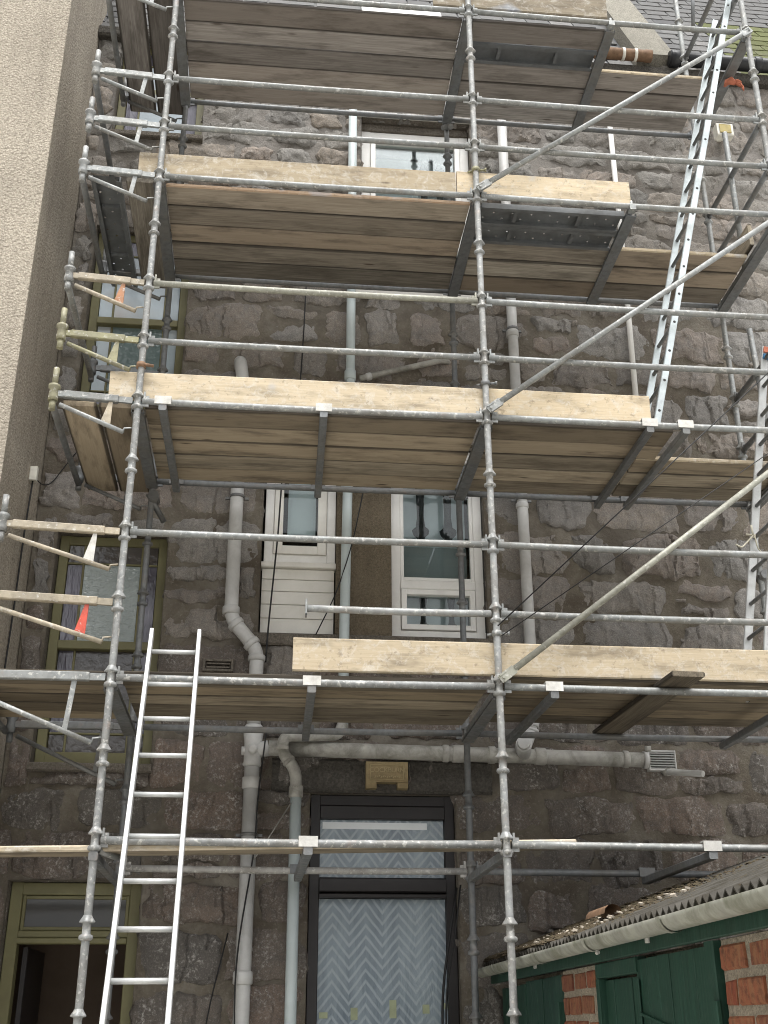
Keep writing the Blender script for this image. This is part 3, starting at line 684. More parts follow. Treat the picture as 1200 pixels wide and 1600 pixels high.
m = MB(); m.rings([(1.64, WY-.03, 3.513), (1.655, WY-.075, 3.505)], [.033, .033], 12); obj('collar', m, 'pipe_moss', t)
# eaves
t = thing('rusty_gutter', (2.0, WY-.1, 10.98), 'rusty cast iron pipe end with two pale bands under the eaves', 'gutter')
obj('pipe', MB().rings([(1.55, WY-.14, 11.0), (2.17, WY-.14, 11.0), (2.18, WY-.14, 11.0), (2.25, WY-.14, 11.0)], [.062, .062, .066, .066], 16), 'rusty_pipe', t)
for xx in (1.93, 2.06): m = MB(); m.rings([(xx, WY-.14, 11.0), (xx+.03, WY-.14, 11.0)], [.070, .070], 16); obj('band', m, 'white_plastic', t)
t = thing('black_gutter', (3.3, WY-.12, 10.97), 'black gutter along the slate eaves right of the concrete skew', 'gutter')
m = MB(); m.rings([(2.44, WY-.14, 10.99), (4.6, WY-.14, 10.99)], [.075, .075], 16); obj('trough', m, 'pipe_black', t)
socket(t, (2.50, WY-.14, 10.99), (1, 0, 0), .075, .10, .014, mat='pipe_black'); socket(t, (3.4, WY-.14, 10.99), (1, 0, 0), .075, .08, .012, mat='pipe_black')

# alarm box over the papered door
t = thing('alarm_box', (-.575, WY-.09, 3.34), 'gilt rectangular alarm box with raised lettering over the papered door', 'alarm box')
bx0, bx1, by, bz0, bz1 = -.735, -.415, WY-.125, 3.335, 3.535
m = MB(); m.box(bx0, bx1, by, WY-.03, bz0+.045, bz1); m.box(bx0, bx0+.08, by, WY-.03, bz0, bz0+.043); m.box(bx1-.08, bx1, by, WY-.03, bz0, bz0+.043); obj('body', m, 'brass', t)
obj('rim', frame_mb(bx0+.03, bx1-.03, bz0+.062, bz1-.02, .008, by-.008, by-.001), 'brass_text', t)
fc = bpy.data.curves.new('lettering', 'FONT'); fc.body = 'COCKBURN'; fc.size = .052; fc.extrude = .003; fc.align_x = 'CENTER'; fc.space_character = .92
fo = bpy.data.objects.new('lettering_curve', fc); COL.objects.link(fo)
fm = bpy.data.meshes.new_from_object(fo.evaluated_get(bpy.context.evaluated_depsgraph_get())); bpy.data.objects.remove(fo)
tag(link('lettering', fm, 'brass_text', t, (-.575, by-.003, 3.455), (R(90), 0, 0)), kind='stuff')
m = MB()
for k in range(13): xx = -.67+k*.0155; m.bar((xx, by-.004, 3.41+.006*(k % 3)), (xx+.010, by-.004, 3.43-.004*(k % 2)), .006, .004, (0, 1, 0))
obj('lettering_flourish', m, 'brass_text', t)

# ------------------------------------------------------------------ scaffold frame
ZD = 3.7                                       # height of the lowest platform; nodes every half metre
WB, DB = 2.488, 1.30
zk = lambda k: ZD+.5*k
sc = thing('scaffold', (0, 0, 0), 'grey galvanised tube scaffold of four platforms standing against the granite wall', 'scaffold')
cup = MB()
def lobed(m, prof, n=24):
    o = len(m.v)
    for z, r, k in prof:
        for i in range(n):
            q = 2*math.pi*i/n; rr = r*(1+k*math.cos(4*q)); m.v.append((rr*math.cos(q), rr*math.sin(q), z))
    for j in range(len(prof)-1):
        for i in range(n): i2 = (i+1) % n; m.f.append((o+j*n+i2, o+j*n+i, o+(j+1)*n+i, o+(j+1)*n+i2)); m.sm.append(True)
lobed(cup, [(.075, .0246, 0), (.062, .030, .04), (.050, .036, .12), (.040, .042, .12), (.034, .042, .10), (.030, .0248, 0), (-.028, .0248, 0), (-.036, .037, .06), (-.050, .040, .08), (-.060, .036, .06), (-.066, .0246, 0)])
cupm = cup.mesh('node_collar'); cupm.materials.append(MT['galv_splash'])
cupd = cupm.copy(); cupd.materials.clear(); cupd.materials.append(MT['galv_dark'])
def standard(x, y, z0, z1, mat='galv_splash', k0=None, dark=False, skip=()):
    m = MB(); n = 10
    m.rings([(x+noise.noise(Vector((x*5, y*3, z0+i)))*.006, y, z0+(z1-z0)*i/n) for i in range(n+1)], [.0242]*(n+1), 14)
    s = obj('standard', m, mat, sc, (x, y, 0))
    k = math.ceil((z0+.1-ZD)/.5)
    while zk(k) < z1-.05:
        if k not in skip:
            c = link('node_collar', cupd if dark else cupm, None, s, (x, y, zk(k)), (0, 0, rnd.uniform(-.15, .15)))
        k += 1
    for zz in (zk(-1)+.25, zk(7)+.25):                # spigot joints
        pass
    return s
standard(-WB, 0, 0, 12.9); standard(0, 0, 0, 12.9); standard(WB, 0, 0, 13.2)
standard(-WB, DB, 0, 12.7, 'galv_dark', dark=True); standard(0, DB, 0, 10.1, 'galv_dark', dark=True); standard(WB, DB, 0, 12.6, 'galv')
for x, y in ((-WB, 0), (0, 0), (WB, 0), (-WB, DB), (0, DB), (WB, DB)):
    obj('base_plate', MB().box(x-.075, x+.075, y-.075, y+.075, .001, .012), 'galv_dark', sc)
def ledger(p, q, mat='galv', name='ledger', r=.0242, ends=True):
    p, q = Vector(p), Vector(q); d = (q-p).normalized(); m = MB(); n = 6
    m.rings([p+(q-p)*i/n+Vector((0, 0, -.006*math.sin(math.pi*i/n))) for i in range(n+1)], [r]*(n+1), 14)
    if ends:
        for e, s in ((p, 1), (q, -1)):
            m.bar(e+d*s*.0, e+d*s*.045, .012, .085, (0, 0, 1)); m.bar(e+d*s*.012+Vector((0, 0, .02)), e+d*s*.012+Vector((0, 0, .07)), .03, .012, d)
    return obj(name, m, mat, sc, (p+q)/2)
G = .034
def run(k, y, x0, x1, mat='galv', name='ledger'): return ledger((x0+G, y, zk(k)), (x1-G, y, zk(k)), mat, name)
for k in (0, 4, 8, 12):                         # ledgers and guard rails of the outer face
    run(k, 0, -WB, 0, 'galv_splash' if k < 8 else 'galv'); run(k, 0, 0, WB)
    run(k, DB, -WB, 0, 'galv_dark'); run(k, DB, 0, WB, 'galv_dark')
for k in (1, 2, 5, 6, 9, 10, 13, 14):
    if k == 1:
        o = ledger((-1.265, 0, zk(1)), (-G, 0, zk(1)), 'galv_splash', 'guard_rail', ends=False)
        m = MB(); m.bar((-1.275, 0, zk(1)-.05), (-1.262, 0, zk(1)-.05), .05, .012); m.bar((-1.268, 0, zk(1)-.058), (-1.268, 0, zk(1)+.058), .012, .05, (0, 1, 0)); obj('end_plate', m, 'galv', o)
    else: run(k, 0, -WB, 0, 'tinted_steel' if k == 6 else 'galv', 'guard_rail')
    run(k, 0, 0, WB, 'galv', 'guard_rail')
run(-2, 0, -WB, 0, 'galv_splash'); run(-2, 0, 0, WB+.6, 'galv'); run(-2, DB, -WB, 0, 'galv_cement'); run(-2, DB, 0, WB+.6, 'galv_dark')
for k in (0, 1, 2, 4): run(k, 0, WB, WB+1.2, 'galv', 'ledger' if k % 4 == 0 else 'guard_rail')
# end rails between outer and inner right standards
for k in (5, 6, 9, 10, 13, 14): ledger((WB, G, zk(k)), (WB, DB-G, zk(k)), 'galv_dark', 'end_rail')
# transoms: inverted-T board bearers at the standards, plain angles between them
def transom(x, k, heavy=True, x1=None, y1=DB, z=None, mat='galv_dark', clip=False):
    z = zk(k) if z is None else z; m = MB(); xb = x if x1 is None else x1
    A, B = Vector((x, G if heavy else -.03, z)), Vector((xb, y1-(G if heavy else -.03), z))
    dn = Vector((0, 0, 1))
    if heavy:
        m.bar(A-dn*.020, B-dn*.020, .016, .10); m.bar(A-dn*.074, B-dn*.074, .088, .008); m.bar(A-dn*.062+Vector((.041, 0, 0)), B-dn*.062+Vector((.041, 0, 0)), .006, .03); m.bar(A-dn*.062-Vector((.041, 0, 0)), B-dn*.062-Vector((.041, 0, 0)), .006, .03)
    else:
        m.bar(A-dn*.052, B-dn*.052, .055, .05, c=.006)
    t = obj('transom', m, mat, sc, ((x+xb)/2, .65, z))
    if clip:
        for yy, ok in ((0, True), (DB, False)):
            xx = x if yy == 0 else xb
            c = MB(); c.bar((xx-.058, yy, z+.030), (xx+.058, yy, z+.030), .062, .008); c.bar((xx-.058, yy-.032, z+.002), (xx+.058, yy-.032, z+.002), .007, .062); c.bar((xx-.02, yy+.03, z-.02), (xx+.02, yy+.03, z-.02), .007, .07)
            obj('clip', c, 'cap' if ok else 'galv_dark', t)
    return t
for k in (0, 4, 8, 12):
    for x in (-WB, 0, WB): transom(x, k)
transom(0, -2, False); transom(-WB, -2, False, z=zk(-2)-.045); transom(-1.22, -2, False, -1.24, clip=True); transom(1.30, -2, False, 1.29, clip=True)
transom(-1.22, 0, False, -1.21, clip=True); transom(.36, 0, False, .32, clip=True); transom(2.02, 0, False, 2.0)
transom(-2.31, 4, False, -2.30, clip=True); transom(-1.18, 4, False, -1.16, clip=True); transom(1.20, 4, False, 1.17, clip=True); transom(1.47, 4, False, 1.42, clip=True)
for k in (8, 12):
    transom(1.26, k, True, 1.26); m = MB(); m.bar((1.26, -.03, zk(k)-.03), (1.26, .03, zk(k)-.03), .05, .05); m.rings([(1.26, 0, zk(k)-.03), (1.26, 0, zk(k)+.045)], [.012, .012], 8); obj('clip', m, 'galv', sc)
# diagonal braces across the right bay
for k in (0, 4, 8):
    a, b = Vector((0, -.052, zk(k)+.03)), Vector((WB+.02, -.052, zk(k+4)-.01)); d = (b-a).normalized(); u = Vector((0, -1, 0))
    n = d.cross(u)
    m = MB(); m.rings([a+d*.12, b-d*.12], [.022, .022], 14)
    for e, s in ((a, 1), (b, -1)):
        # flattened, half-open ends
        m.add([e+n*.026*s2+u*h for s2 in (-1, 1) for h in (-.006, .006)]+[e+d*s*.13+n*.022*s2+u*h for s2 in (-1, 1) for h in (-.016, .016)],
              [(0, 1, 3, 2), (0, 4, 5, 1), (2, 3, 7, 6), (1, 5, 7, 3), (0, 2, 6, 4)])
        m.bar(e+d*s*.01+n*.024, e+d*s*.12+n*.024, .012, .026, u); m.bar(e+d*s*.01-n*.024, e+d*s*.12-n*.024, .012, .026, u); m.rings([e+d*s*.025-u*.03, e+d*s*.025+u*.022], [.010, .010], 8)
    br = obj('brace', m, 'galv' if k else 'tinted_steel', sc, a)
# half-open hop-up brackets on the left end
def hopup(y, k, X, mat='galv', stiff='galv', drop=.25, spig=True, label=None, dark=False, rise=.03):
    z = zk(k); e = Vector((-WB-G, y, z)); o = Vector((X, y-.0, z+rise)); m = MB()
    d = (o-e).normalized()
    a1, a2 = e+d*.10, o-d*.05
    m.bar(a1, a2, .042, .055, c=.006); m.bar(e, a1, .02, .045); m.bar(a2, o, .02, .045)
    b = obj('hop_up_bracket', m, mat, sc, (-WB, y, z))
    if label: tag(b, label)
    low = Vector((-WB-G-.045, y, z-drop)); st = MB(); so = o+Vector((.03, 0, -.085)); st.tube(so, low, .0165 if spig else .02, 10)
    st.path([low, low+Vector((.005, 0, .03)), low+Vector((.055, 0, .035))], .007, 6)
    obj('strut', st, mat, b)
    f = .79 if X < -3.2 else .72; P = e.lerp(o, 1-f); Q = low.lerp(so, 1-f)
    g = MB()
    if stiff in ('galv', 'galv_dark') : g.bar(P-Vector((0, 0, .02)), Q, .032, .012, (0, 1, 0))
    else:
        w0, w1 = .012, .034
        g.add([(P.x-w0, y-.006, P.z-.02), (P.x+w0, y-.006, P.z-.02), (Q.x+w1, y-.006, Q.z), (Q.x-w1, y-.006, Q.z+.02), (P.x-w0, y+.006, P.z-.02), (P.x+w0, y+.006, P.z-.02), (Q.x+w1, y+.006, Q.z), (Q.x-w1, y+.006, Q.z+.02)],
              [(0, 3, 2, 1), (4, 5, 6, 7), (0, 1, 5, 4), (1, 2, 6, 5), (2, 3, 7, 6), (3, 0, 4, 7)])
    obj('stiffener', g, stiff, b)
    s = MB(); s.rings([(X-.02, y, o.z+q) for q in (-.13, -.055)], [.0235]*2, 12); s.rings([(X-.02, y, o.z+q) for q in (-.06, -.03, .03, .045, .065, .075)], [.034, .036, .030, .044, .042, .026], 12); s.rings([(X-.02, y, o.z+q) for q in (.06, .205)], [.0215]*2, 12)
    obj('spigot', s, 'galv_dark' if dark else ('yellow_steel' if mat == 'yellow_steel' or k == 4 else 'galv_splash'), b)
    return b
XH = -3.05
hopup(0, 12, XH); hopup(0, 10, XH, stiff='galv'); hopup(0, 9, XH); hopup(0, 8, XH)
hopup(0, 6, XH, 'tan_steel', 'orange_steel', label='tan bracket with an orange painted stiffener'); hopup(0, 5, XH, 'yellow_steel', 'yellow_steel', label='mossy yellow bracket'); hopup(0, 4, XH, 'galv', 'tan_steel')
hopup(0, 2, -3.27, 'tan_steel', 'cap', .27); hopup(0, 1, -3.29, 'tan_steel', 'red_steel', .27, label='tan bracket with a red painted stiffener'); hopup(0, 0, -3.42, 'galv', 'galv', .42, rise=.0)
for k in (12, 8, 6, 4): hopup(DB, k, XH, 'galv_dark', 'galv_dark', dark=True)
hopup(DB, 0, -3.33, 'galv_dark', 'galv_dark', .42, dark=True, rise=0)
for k, X in ((12, XH), (10, XH), (8, XH), (6, XH), (4, XH), (0, -3.36)):
    ledger((X-.02, .01, zk(k)-.055), (X-.02, DB-.01, zk(k)-.055), 'galv_dark' if k != 6 else 'galv', 'end_rail', ends=False)
# upright post and a rail beyond the right end
m = MB(); m.rings([(2.50, .74, 7.7), (2.49, .70, 9.2)], [.0242]*2, 12); obj('end_post', m, 'galv', sc)
m = MB(); m.rings([(2.52, .80, 5.72), (2.50, .84, 7.15)], [.0242]*2, 12); m.rings([(2.505, .83, 6.66), (2.505, .83, 6.72)], [.04, .04], 10); obj('end_post', m, 'galv', sc)
m = MB(); m.rings([(2.30, .62, 10.35), (2.33, .52, 11.0)], [.018]*2, 10); m.rings([(2.31, .5, 10.98), (2.36, .52, 11.0), (2.41, .54, 11.0)], [.02, .04, .02], 8); obj('swivel_coupler', m, 'galv_dark', sc)
# putlog stub and bottom-left couplers
for x, k in ((-WB, 4), (WB, 3)):
    m = MB(); m.tube((x-.02, DB-.05, zk(k)-.14), (x+.10, DB+.12, zk(k)-.30), .024, 10); m.rings([(x+.02, DB-.07, zk(k)-.15), (x+.02, DB+.05, zk(k)-.16)], [.045, .045], 8); obj('coupler', m, 'galv_dark', sc)
m = MB(); m.tube((-WB+.02, .03, zk(-2)-.055), (-WB+.12, .16, zk(-2)-.075), .024, 10); obj('coupler', m, 'galv', sc)
m = MB(); m.tube((.02, DB-.12, zk(12)-.2), (-.02, DB+.06, zk(12)-.05), .028, 10); obj('coupler', m, 'galv_dark', sc)

# ------------------------------------------------------------------ planks
BM = {}
def board_mesh(L, mat, w=.225, t=.038, var=0, edge=None):
    key = (round(L, 2), mat, w, t, var, edge)
    if key not in BM:
        r = random.Random(hash((round(L*100), var, 5))); m = MB(); c = .009; n = 5
        pr = [(-w/2+c, -t/2), (w/2-c, -t/2), (w/2, -t/2+c), (w/2, t/2-c), (w/2-c, t/2), (-w/2+c, t/2), (-w/2, t/2-c), (-w/2, -t/2+c)]
        s1, s2 = r.uniform(-.004, .004), r.uniform(-.004, .004)
        vs = []
        for i in range(n+1):
            u = i/n; dy = s1*math.sin(math.pi*u); dz = s2*math.sin(math.pi*u); end = .006 if i in (0, n) else 0
            for p in pr: vs.append(((u-.5)*L+(r.uniform(-.003, .003) if end else 0), p[0]*(1-end)+dy, p[1]*(1-end*2)+dz))
        fs = [(i*8+k, i*8+(k+1) % 8, (i+1)*8+(k+1) % 8, (i+1)*8+k) for i in range(n) for k in range(8)]
        m.add(vs, [tuple(reversed(f)) if False else f for f in fs]+[tuple(range(7, -1, -1)), tuple(range(n*8, n*8+8))])
        me = m.mesh('plank'); me.materials.append(MT[mat]); BM[key] = me
        if edge:  # front edge in a lighter material: light falling on it, painted
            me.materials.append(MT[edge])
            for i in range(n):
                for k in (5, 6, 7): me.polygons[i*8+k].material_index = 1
    return BM[key]
def plank(x0, x1, y, z, mat, label, group, rot=None, name='scaffold_plank', cat='plank', w=.225, edge=None):
    L = x1-x0; me = board_mesh(L, mat, w, .038, rnd.randrange(3), edge)
    rr = rot or (rnd.uniform(-.006, .006), rnd.uniform(-.0012, .0012), rnd.uniform(-.0018, .0018))
    return tag(link(name, me, None, None, ((x0+x1)/2, y, z), rr), label, cat, group)
LIFT = {0: 'lowest platform', 4: 'second platform up', 8: 'third platform up', 12: 'top platform'}
ROW = ['on the outer edge', 'second from the outer edge', 'in the middle row', 'second from the wall', 'nearest the wall']
MATK = {0: 'deck_low', 4: 'deck_mid', 8: 'deck_grey', 12: 'deck_top'}
TONE = {0: 'dark brown', 4: 'tan', 8: 'grey brown', 12: 'dark grey'}
YR = [.165+.2295*i for i in range(5)]
def zb(k): return zk(k)+(.047 if k == 0 else -.010 if k == 4 else -.036)     # centre height of the planks
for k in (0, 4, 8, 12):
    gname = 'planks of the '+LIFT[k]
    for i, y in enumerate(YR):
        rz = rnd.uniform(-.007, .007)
        plank(-WB+.05, -.05, y, zb(k)+rz, MATK[k], f'{TONE[k]} plank of the {LIFT[k]}, left bay, {ROW[i]}'+(', orange edged' if (k, i) == (8, 0) else ''), gname, edge='lit_edge' if (k, i) == (8, 0) else None)
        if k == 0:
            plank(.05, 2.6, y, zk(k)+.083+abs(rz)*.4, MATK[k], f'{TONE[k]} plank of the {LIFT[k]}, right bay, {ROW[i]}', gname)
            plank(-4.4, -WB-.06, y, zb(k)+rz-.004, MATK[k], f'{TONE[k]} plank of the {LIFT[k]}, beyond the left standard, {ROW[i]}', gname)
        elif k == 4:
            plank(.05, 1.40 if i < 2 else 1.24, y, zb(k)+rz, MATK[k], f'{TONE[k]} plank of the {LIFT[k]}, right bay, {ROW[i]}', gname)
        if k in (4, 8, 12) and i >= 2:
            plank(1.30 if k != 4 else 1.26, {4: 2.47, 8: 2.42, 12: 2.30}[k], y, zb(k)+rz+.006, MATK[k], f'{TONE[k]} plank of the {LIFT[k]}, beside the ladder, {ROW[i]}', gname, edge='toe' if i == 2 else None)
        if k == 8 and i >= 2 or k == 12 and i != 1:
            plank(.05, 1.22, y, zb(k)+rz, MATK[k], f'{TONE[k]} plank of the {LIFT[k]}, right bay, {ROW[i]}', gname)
def steel_plank(x0, x1, y, z, label, holes=True, w=.225):
    """perforated steel plank: folded sides, three rows of round holes"""
    L = x1-x0; n = int(L/.075); m = MB(); rows = 3; cw, cl = (w-.02)/rows, L/n; r = .009
    for i in range(n):
        for j in range(rows):
            cx, cy = -L/2+(i+.5)*cl, -w/2+.01+(j+.5)*cw
            if (i+j) % 2 or not holes:
                m.add([(cx+a*cl/2, cy+b*cw/2, .02) for a, b in ((-1, -1), (1, -1), (1, 1), (-1, 1))], [(3, 2, 1, 0)]); continue
            out = [(cx+cl/2*a, cy+cw/2*b, .02) for a, b in ((-1, -1), (0, -1), (1, -1), (1, 0), (1, 1), (0, 1), (-1, 1), (-1, 0))]
            inn = [(cx+r*math.cos(q), cy+r*math.sin(q), .02) for q in [math.pi*(1.25+.25*t) for t in range(8)]]
            m.add(out+inn, [((t+1) % 8, t, 8+t, 8+(t+1) % 8) for t in range(8)])
    for s in (-1, 1):
        m.box(-L/2, L/2, min(s*w/2, s*(w/2-.010)), max(s*w/2, s*(w/2-.010)), -.03, .02); m.box(-L/2, L/2, min(s*(w/2-.011), s*(w/2-.035)), max(s*(w/2-.011), s*(w/2-.035)), -.03, -.026)
    o = link('steel_plank', m.mesh('steel_plank'), 'steel_plank', None, ((x0+x1)/2, y, z)); tag(o, label, 'plank', 'steel planks')
    for q in (-.25, .2):
        b = MB(); b.box(q*L-.015, q*L+.015, -w/2+.04, w/2-.04, -.012, .018); bo = link('stiffener', b.mesh('stiffener'), 'steel_plank', None); bo.parent = o
    return o
steel_plank(.05, 1.21, YR[0], zb(8), 'perforated steel plank, outermost, right of the middle standard, third platform')
steel_plank(.05, 1.21, YR[1], zb(8), 'perforated steel plank, second in, right of the middle standard, third platform')
steel_plank(.05, 1.21, YR[1], zb(12), 'grey steel plank among timber planks right of the middle standard, top platform', False)
# boards laid front to back on the left-hand brackets
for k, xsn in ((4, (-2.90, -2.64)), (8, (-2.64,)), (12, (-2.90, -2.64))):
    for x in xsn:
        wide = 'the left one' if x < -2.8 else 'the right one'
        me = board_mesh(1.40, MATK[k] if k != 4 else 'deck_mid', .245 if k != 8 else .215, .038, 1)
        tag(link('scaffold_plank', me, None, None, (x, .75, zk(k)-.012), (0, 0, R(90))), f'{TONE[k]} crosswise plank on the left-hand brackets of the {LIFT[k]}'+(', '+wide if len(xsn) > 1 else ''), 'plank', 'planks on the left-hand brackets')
o = steel_plank(0, 1.40, .75, zk(8)-.012, 'perforated steel plank laid crosswise on the left-hand brackets, third platform'); o.location.x = -2.90; o.rotation_euler = (0, 0, R(90))
# toe boards
def toe(x0, x1, z0, label, y=.05, tilt=.03): plank(x0, x1, y, z0+.1125, 'toe', label, 'toe boards along the outer edge', (R(90)+tilt, 0, rnd.uniform(-.001, .001)), 'toe_board', 'toe board')
toe(-1.345, 2.75, zk(0)+.085, 'long pale toe board on edge along the lowest platform')
toe(-2.70, -.01, zk(4)+.032, 'pale toe board along the second platform, left of the middle standard'); toe(.02, 1.235, zk(4)+.038, 'short pale toe board along the second platform, right of the middle standard')
toe(-2.66, -.16, zk(8)+.03, 'pale toe board along the third platform, left of the middle standard'); toe(-.15, 1.27, zk(8)+.045, 'short pale toe board along the third platform, right of the middle standard')
toe(-.30, 1.25, zk(12)+.09, 'pale toe board along the top platform, right of the middle standard')
# board edge across the right-hand end
tag(link('end_toe_board', board_mesh(.75, 'deck_mid', .225, .038, 0), None, None, (2.44, .80, zk(8)+.13), (R(90), 0, R(90))), 'brown end board on edge behind the ladder, third platform', 'toe board')
tag(link('end_toe_board', board_mesh(.75, 'deck_mid', .225, .038, 2), None, None, (2.53, .85, zk(4)+.15), (R(90), 0, R(90))), 'brown end board on edge by the short ladder, second platform', 'toe board')
# loose planks
plank(-3.75, .45, .14, 2.678, 'deck_low', 'long single plank lying on the waist-high tubes in front of the door', None, (0, -.0225, 0), edge='toe')  # lit front edge painted with the pale toe board timber
tag(link('short_plank', board_mesh(1.62, 'deck_low', .225, .038, 1), None, None, (1.145, .56, zk(0)+.0435), (0, 0, R(93))), 'short dark plank pushed crosswise under the lowest platform, end poking out', 'plank')

# ------------------------------------------------------------------ ladders
def ladder(name, A, B, wdir, width, mat, label, first=.2, step=.28, sd=.06, sw=.026, tape=None, rung_mat=None):
    """A, B: foot and top of the first stile; the second lies 'width' further along wdir"""
    A, B = Vector(A), Vector(B); wdir = Vector(wdir).normalized(); d = (B-A).normalized(); nrm = d.cross(wdir).normalized()
    t = thing(name, A, label, 'ladder', 'aluminium ladders on the scaffold'); L = (B-A).length
    for q in (0, width):
        m = MB(); m.bar(A+wdir*q, B+wdir*q, sw, sd, nrm, .004); s = obj('stile', m, mat, t)
        f = MB(); f.bar(A+wdir*q+d*.001, A+wdir*q+d*.06, sw+.008, sd+.008, nrm); obj('foot', f, 'cable', s)
    x = first
    while x < L-.08:
        p = A+d*x; r = MB(); r.rings([p+wdir*(sw/2), p+wdir*(width-sw/2)], [.015, .015], 8); obj('rung', r, rung_mat or mat, t)
        for q, sgn in ((0, -1), (width, 1)): pass
        x += step
    # rung ends show as dark sockets on the outside of the near stile
    x = first; k = MB()
    while x < L-.08:
        p = A+d*x; k.rings([p-wdir*(sw/2-.001), p-wdir*(sw/2+.0015)], [.012, .011], 8); x += step
    obj('rung_end', k, 'iron', t)
    return t, d, nrm
ladder('ladder', (-2.175, -2.0, .0), (-2.262, .06, 4.03), (1, 0, .004), .305, 'alu', 'bright aluminium ladder leaning against the lowest platform at the left', .16, .279)
lt, d, n = ladder('ladder', (1.29, .12, zb(4)+.02), (2.475, .12, 10.36), (-.03, 1, 0), .36, 'alu_blue', 'long aluminium ladder climbing from the second platform past the top one', .18, .275, .052, .028, rung_mat='galv_dark')
tp = MB(); tp.bar(Vector((2.462, .12, 10.29)), Vector((2.478, .12, 10.37)), .04, .075, n); obj('tape_wrap', tp, 'blue_tape', lt)
lt, d, n = ladder('ladder', (1.85, .10, zb(0)+.02), (2.43, .10, 6.72), (-.02, 1, 0), .36, 'alu', 'short aluminium ladder from the lowest platform at the right edge', .2, .27, .06, .028, rung_mat='galv_dark')
tp = MB(); tp.bar(Vector((2.414, .45, 6.60)), Vector((2.424, .45, 6.64)), .04, .075, n); obj('tape_wrap', tp, 'blue_tape', lt)
tp = MB(); tp.bar(Vector((2.428, .45, 6.66)), Vector((2.438, .45, 6.71)), .04, .075, n); obj('tape_wrap', tp, 'rag', lt)
def string(pts, r, mat, name, label, cat, rr=.15, parent=None): return tag(obj(name, MB().path(bend(pts, rr), r, 6), mat), label, cat)
m = MB(); m.path(bend([(2.06, .40, 5.02), (2.02, .38, 4.98), (1.94, .36, 4.90), (1.90, .37, 4.93)], .03), .006, 6); m.path(bend([(2.07, .40, 5.02), (2.09, .42, 4.92), (2.15, .42, 4.86)], .03), .006, 6); m.path([(2.01, .41, 5.03), (2.10, .40, 5.02)], .009, 6); m.path([(2.05, .39, 5.1), (2.06, .40, 5.0)], .008, 6)
tag(obj('string_tie', m, 'string'), 'pale string tied round the stile of the right-hand ladder', 'string')

# ------------------------------------------------------------------ ropes, cables, small things
string([(0, -.045, 4.10), (2.62, -.12, 6.60)], .0045, 'cable', 'rope', 'upper taut black rope slanting from the middle standard to the right', 'rope', .4)
string([(.02, -.05, 4.03), (2.6, -.08, 5.86)], .0035, 'cable', 'rope', 'lower taut black rope slanting from the middle standard to the right', 'rope', .4)
string([(-1.29, WY-.11, 8.3), (-1.31, WY-.11, 7.3), (-1.33, WY-.11, 6.7)], .006, 'cable', 'cable', 'thin black cable down the stone beside the pale blue downpipe', 'cable')
string([(-1.44, WY-.09, 6.4), (-1.47, WY-.09, 5.4), (-1.52, WY-.09, 4.6), (-1.53, WY-.12, 4.3)], .007, 'cable', 'cable', 'black cable hanging across the narrow white window', 'cable')
string([(-.76, WY-.20, 5.85), (-.86, WY-.20, 5.3), (-.98, WY-.10, 4.9), (-1.14, WY-.08, 4.55)], .005, 'cable', 'cable', 'thin black cable crossing the pale downpipe at a slant', 'cable')
string([(-1.50, WY-.22, 3.75), (-1.55, WY-.2, 3.2), (-1.55, WY-.2, 2.9), (-1.66, WY-.19, 2.1), (-1.62, WY-.19, 1.2), (-1.6, WY-.19, .1)], .006, 'cable', 'cable', 'black cable strapped loosely to the lower grey soil pipe', 'cable', .3)
string([(-.06, WY-.10, 2.62), (-.12, WY-.12, 2.3), (-.19, WY-.12, 1.9), (-.19, WY-.12, 1.2), (-.16, WY-.12, .2)], .009, 'cable', 'cable', 'thick black cable looping down the right side of the papered door', 'cable', .3)
string([(-.03, WY-.10, 2.64), (-.09, WY-.13, 2.25), (-.165, WY-.13, 1.9), (-.165, WY-.12, 1.2), (-.12, WY-.12, .2)], .006, 'cable', 'cable', 'thinner black cable beside the loop on the papered door', 'cable', .3)
string([(-1.30, WY-.20, 3.2), (-1.52, WY-.16, 2.85), (-1.6, WY-.14, 2.75)], .005, 'pipe_moss', 'cable', 'short pale cable sagging between the two lower pipes', 'cable', .1)
string([(-1.72, WY-.08, 2.3), (-1.83, WY-.08, 1.8), (-1.9, WY-.08, 1.2)], .005, 'cable', 'cable', 'faint black cable slanting down the stones right of the front ladder', 'cable', .2)
string([(.24, WY-.10, 4.6), (.24, WY-.10, 5.9)], .005, 'cable', 'cable', 'straight black cable down the edge of the tall white window', 'cable', .1)
# orange rag tied to the top right bearer
m = MB(); m.rings([(2.46, .50, 9.56), (2.47, .46, 9.58), (2.50, .43, 9.57), (2.53, .42, 9.53)], [.012, .03, .038, .016], 9)
for q in range(6): m.rings([(2.51, .43, 9.56), (2.545+.008*q, .40, 9.55-.016*q), (2.57+.003*q, .39, 9.54-.024*q)], [.016, .011, .005], 6)
for i, v in enumerate(m.v): m.v[i] = tuple(Vector(v)+Vector((noise.noise(Vector(v)*40), noise.noise(Vector(v)*40+Vector((5, 5, 5))), noise.noise(Vector(v)*40+Vector((9, 1, 5)))))*.011)
tag(obj('rag', m, 'rag'), 'orange rag tied to the top right cross bearer', 'rag')
# floodlight
t = thing('floodlight', (2.9, WY-.1, 9.9), 'square yellowed floodlight on the wall right of the long ladder', 'light')
obj('housing', MB().bbox(2.82, 2.99, WY-.20, WY-.10, 9.94, 10.10, .012), 'white_plastic', t)
obj('lens', MB().bbox(2.845, 2.965, WY-.208, WY-.201, 9.965, 10.075, .006), 'yellow_lens', t); obj('stem', MB().box(2.88, 2.92, WY-.10, WY+.01, 10.0, 10.04), 'white_plastic', t)
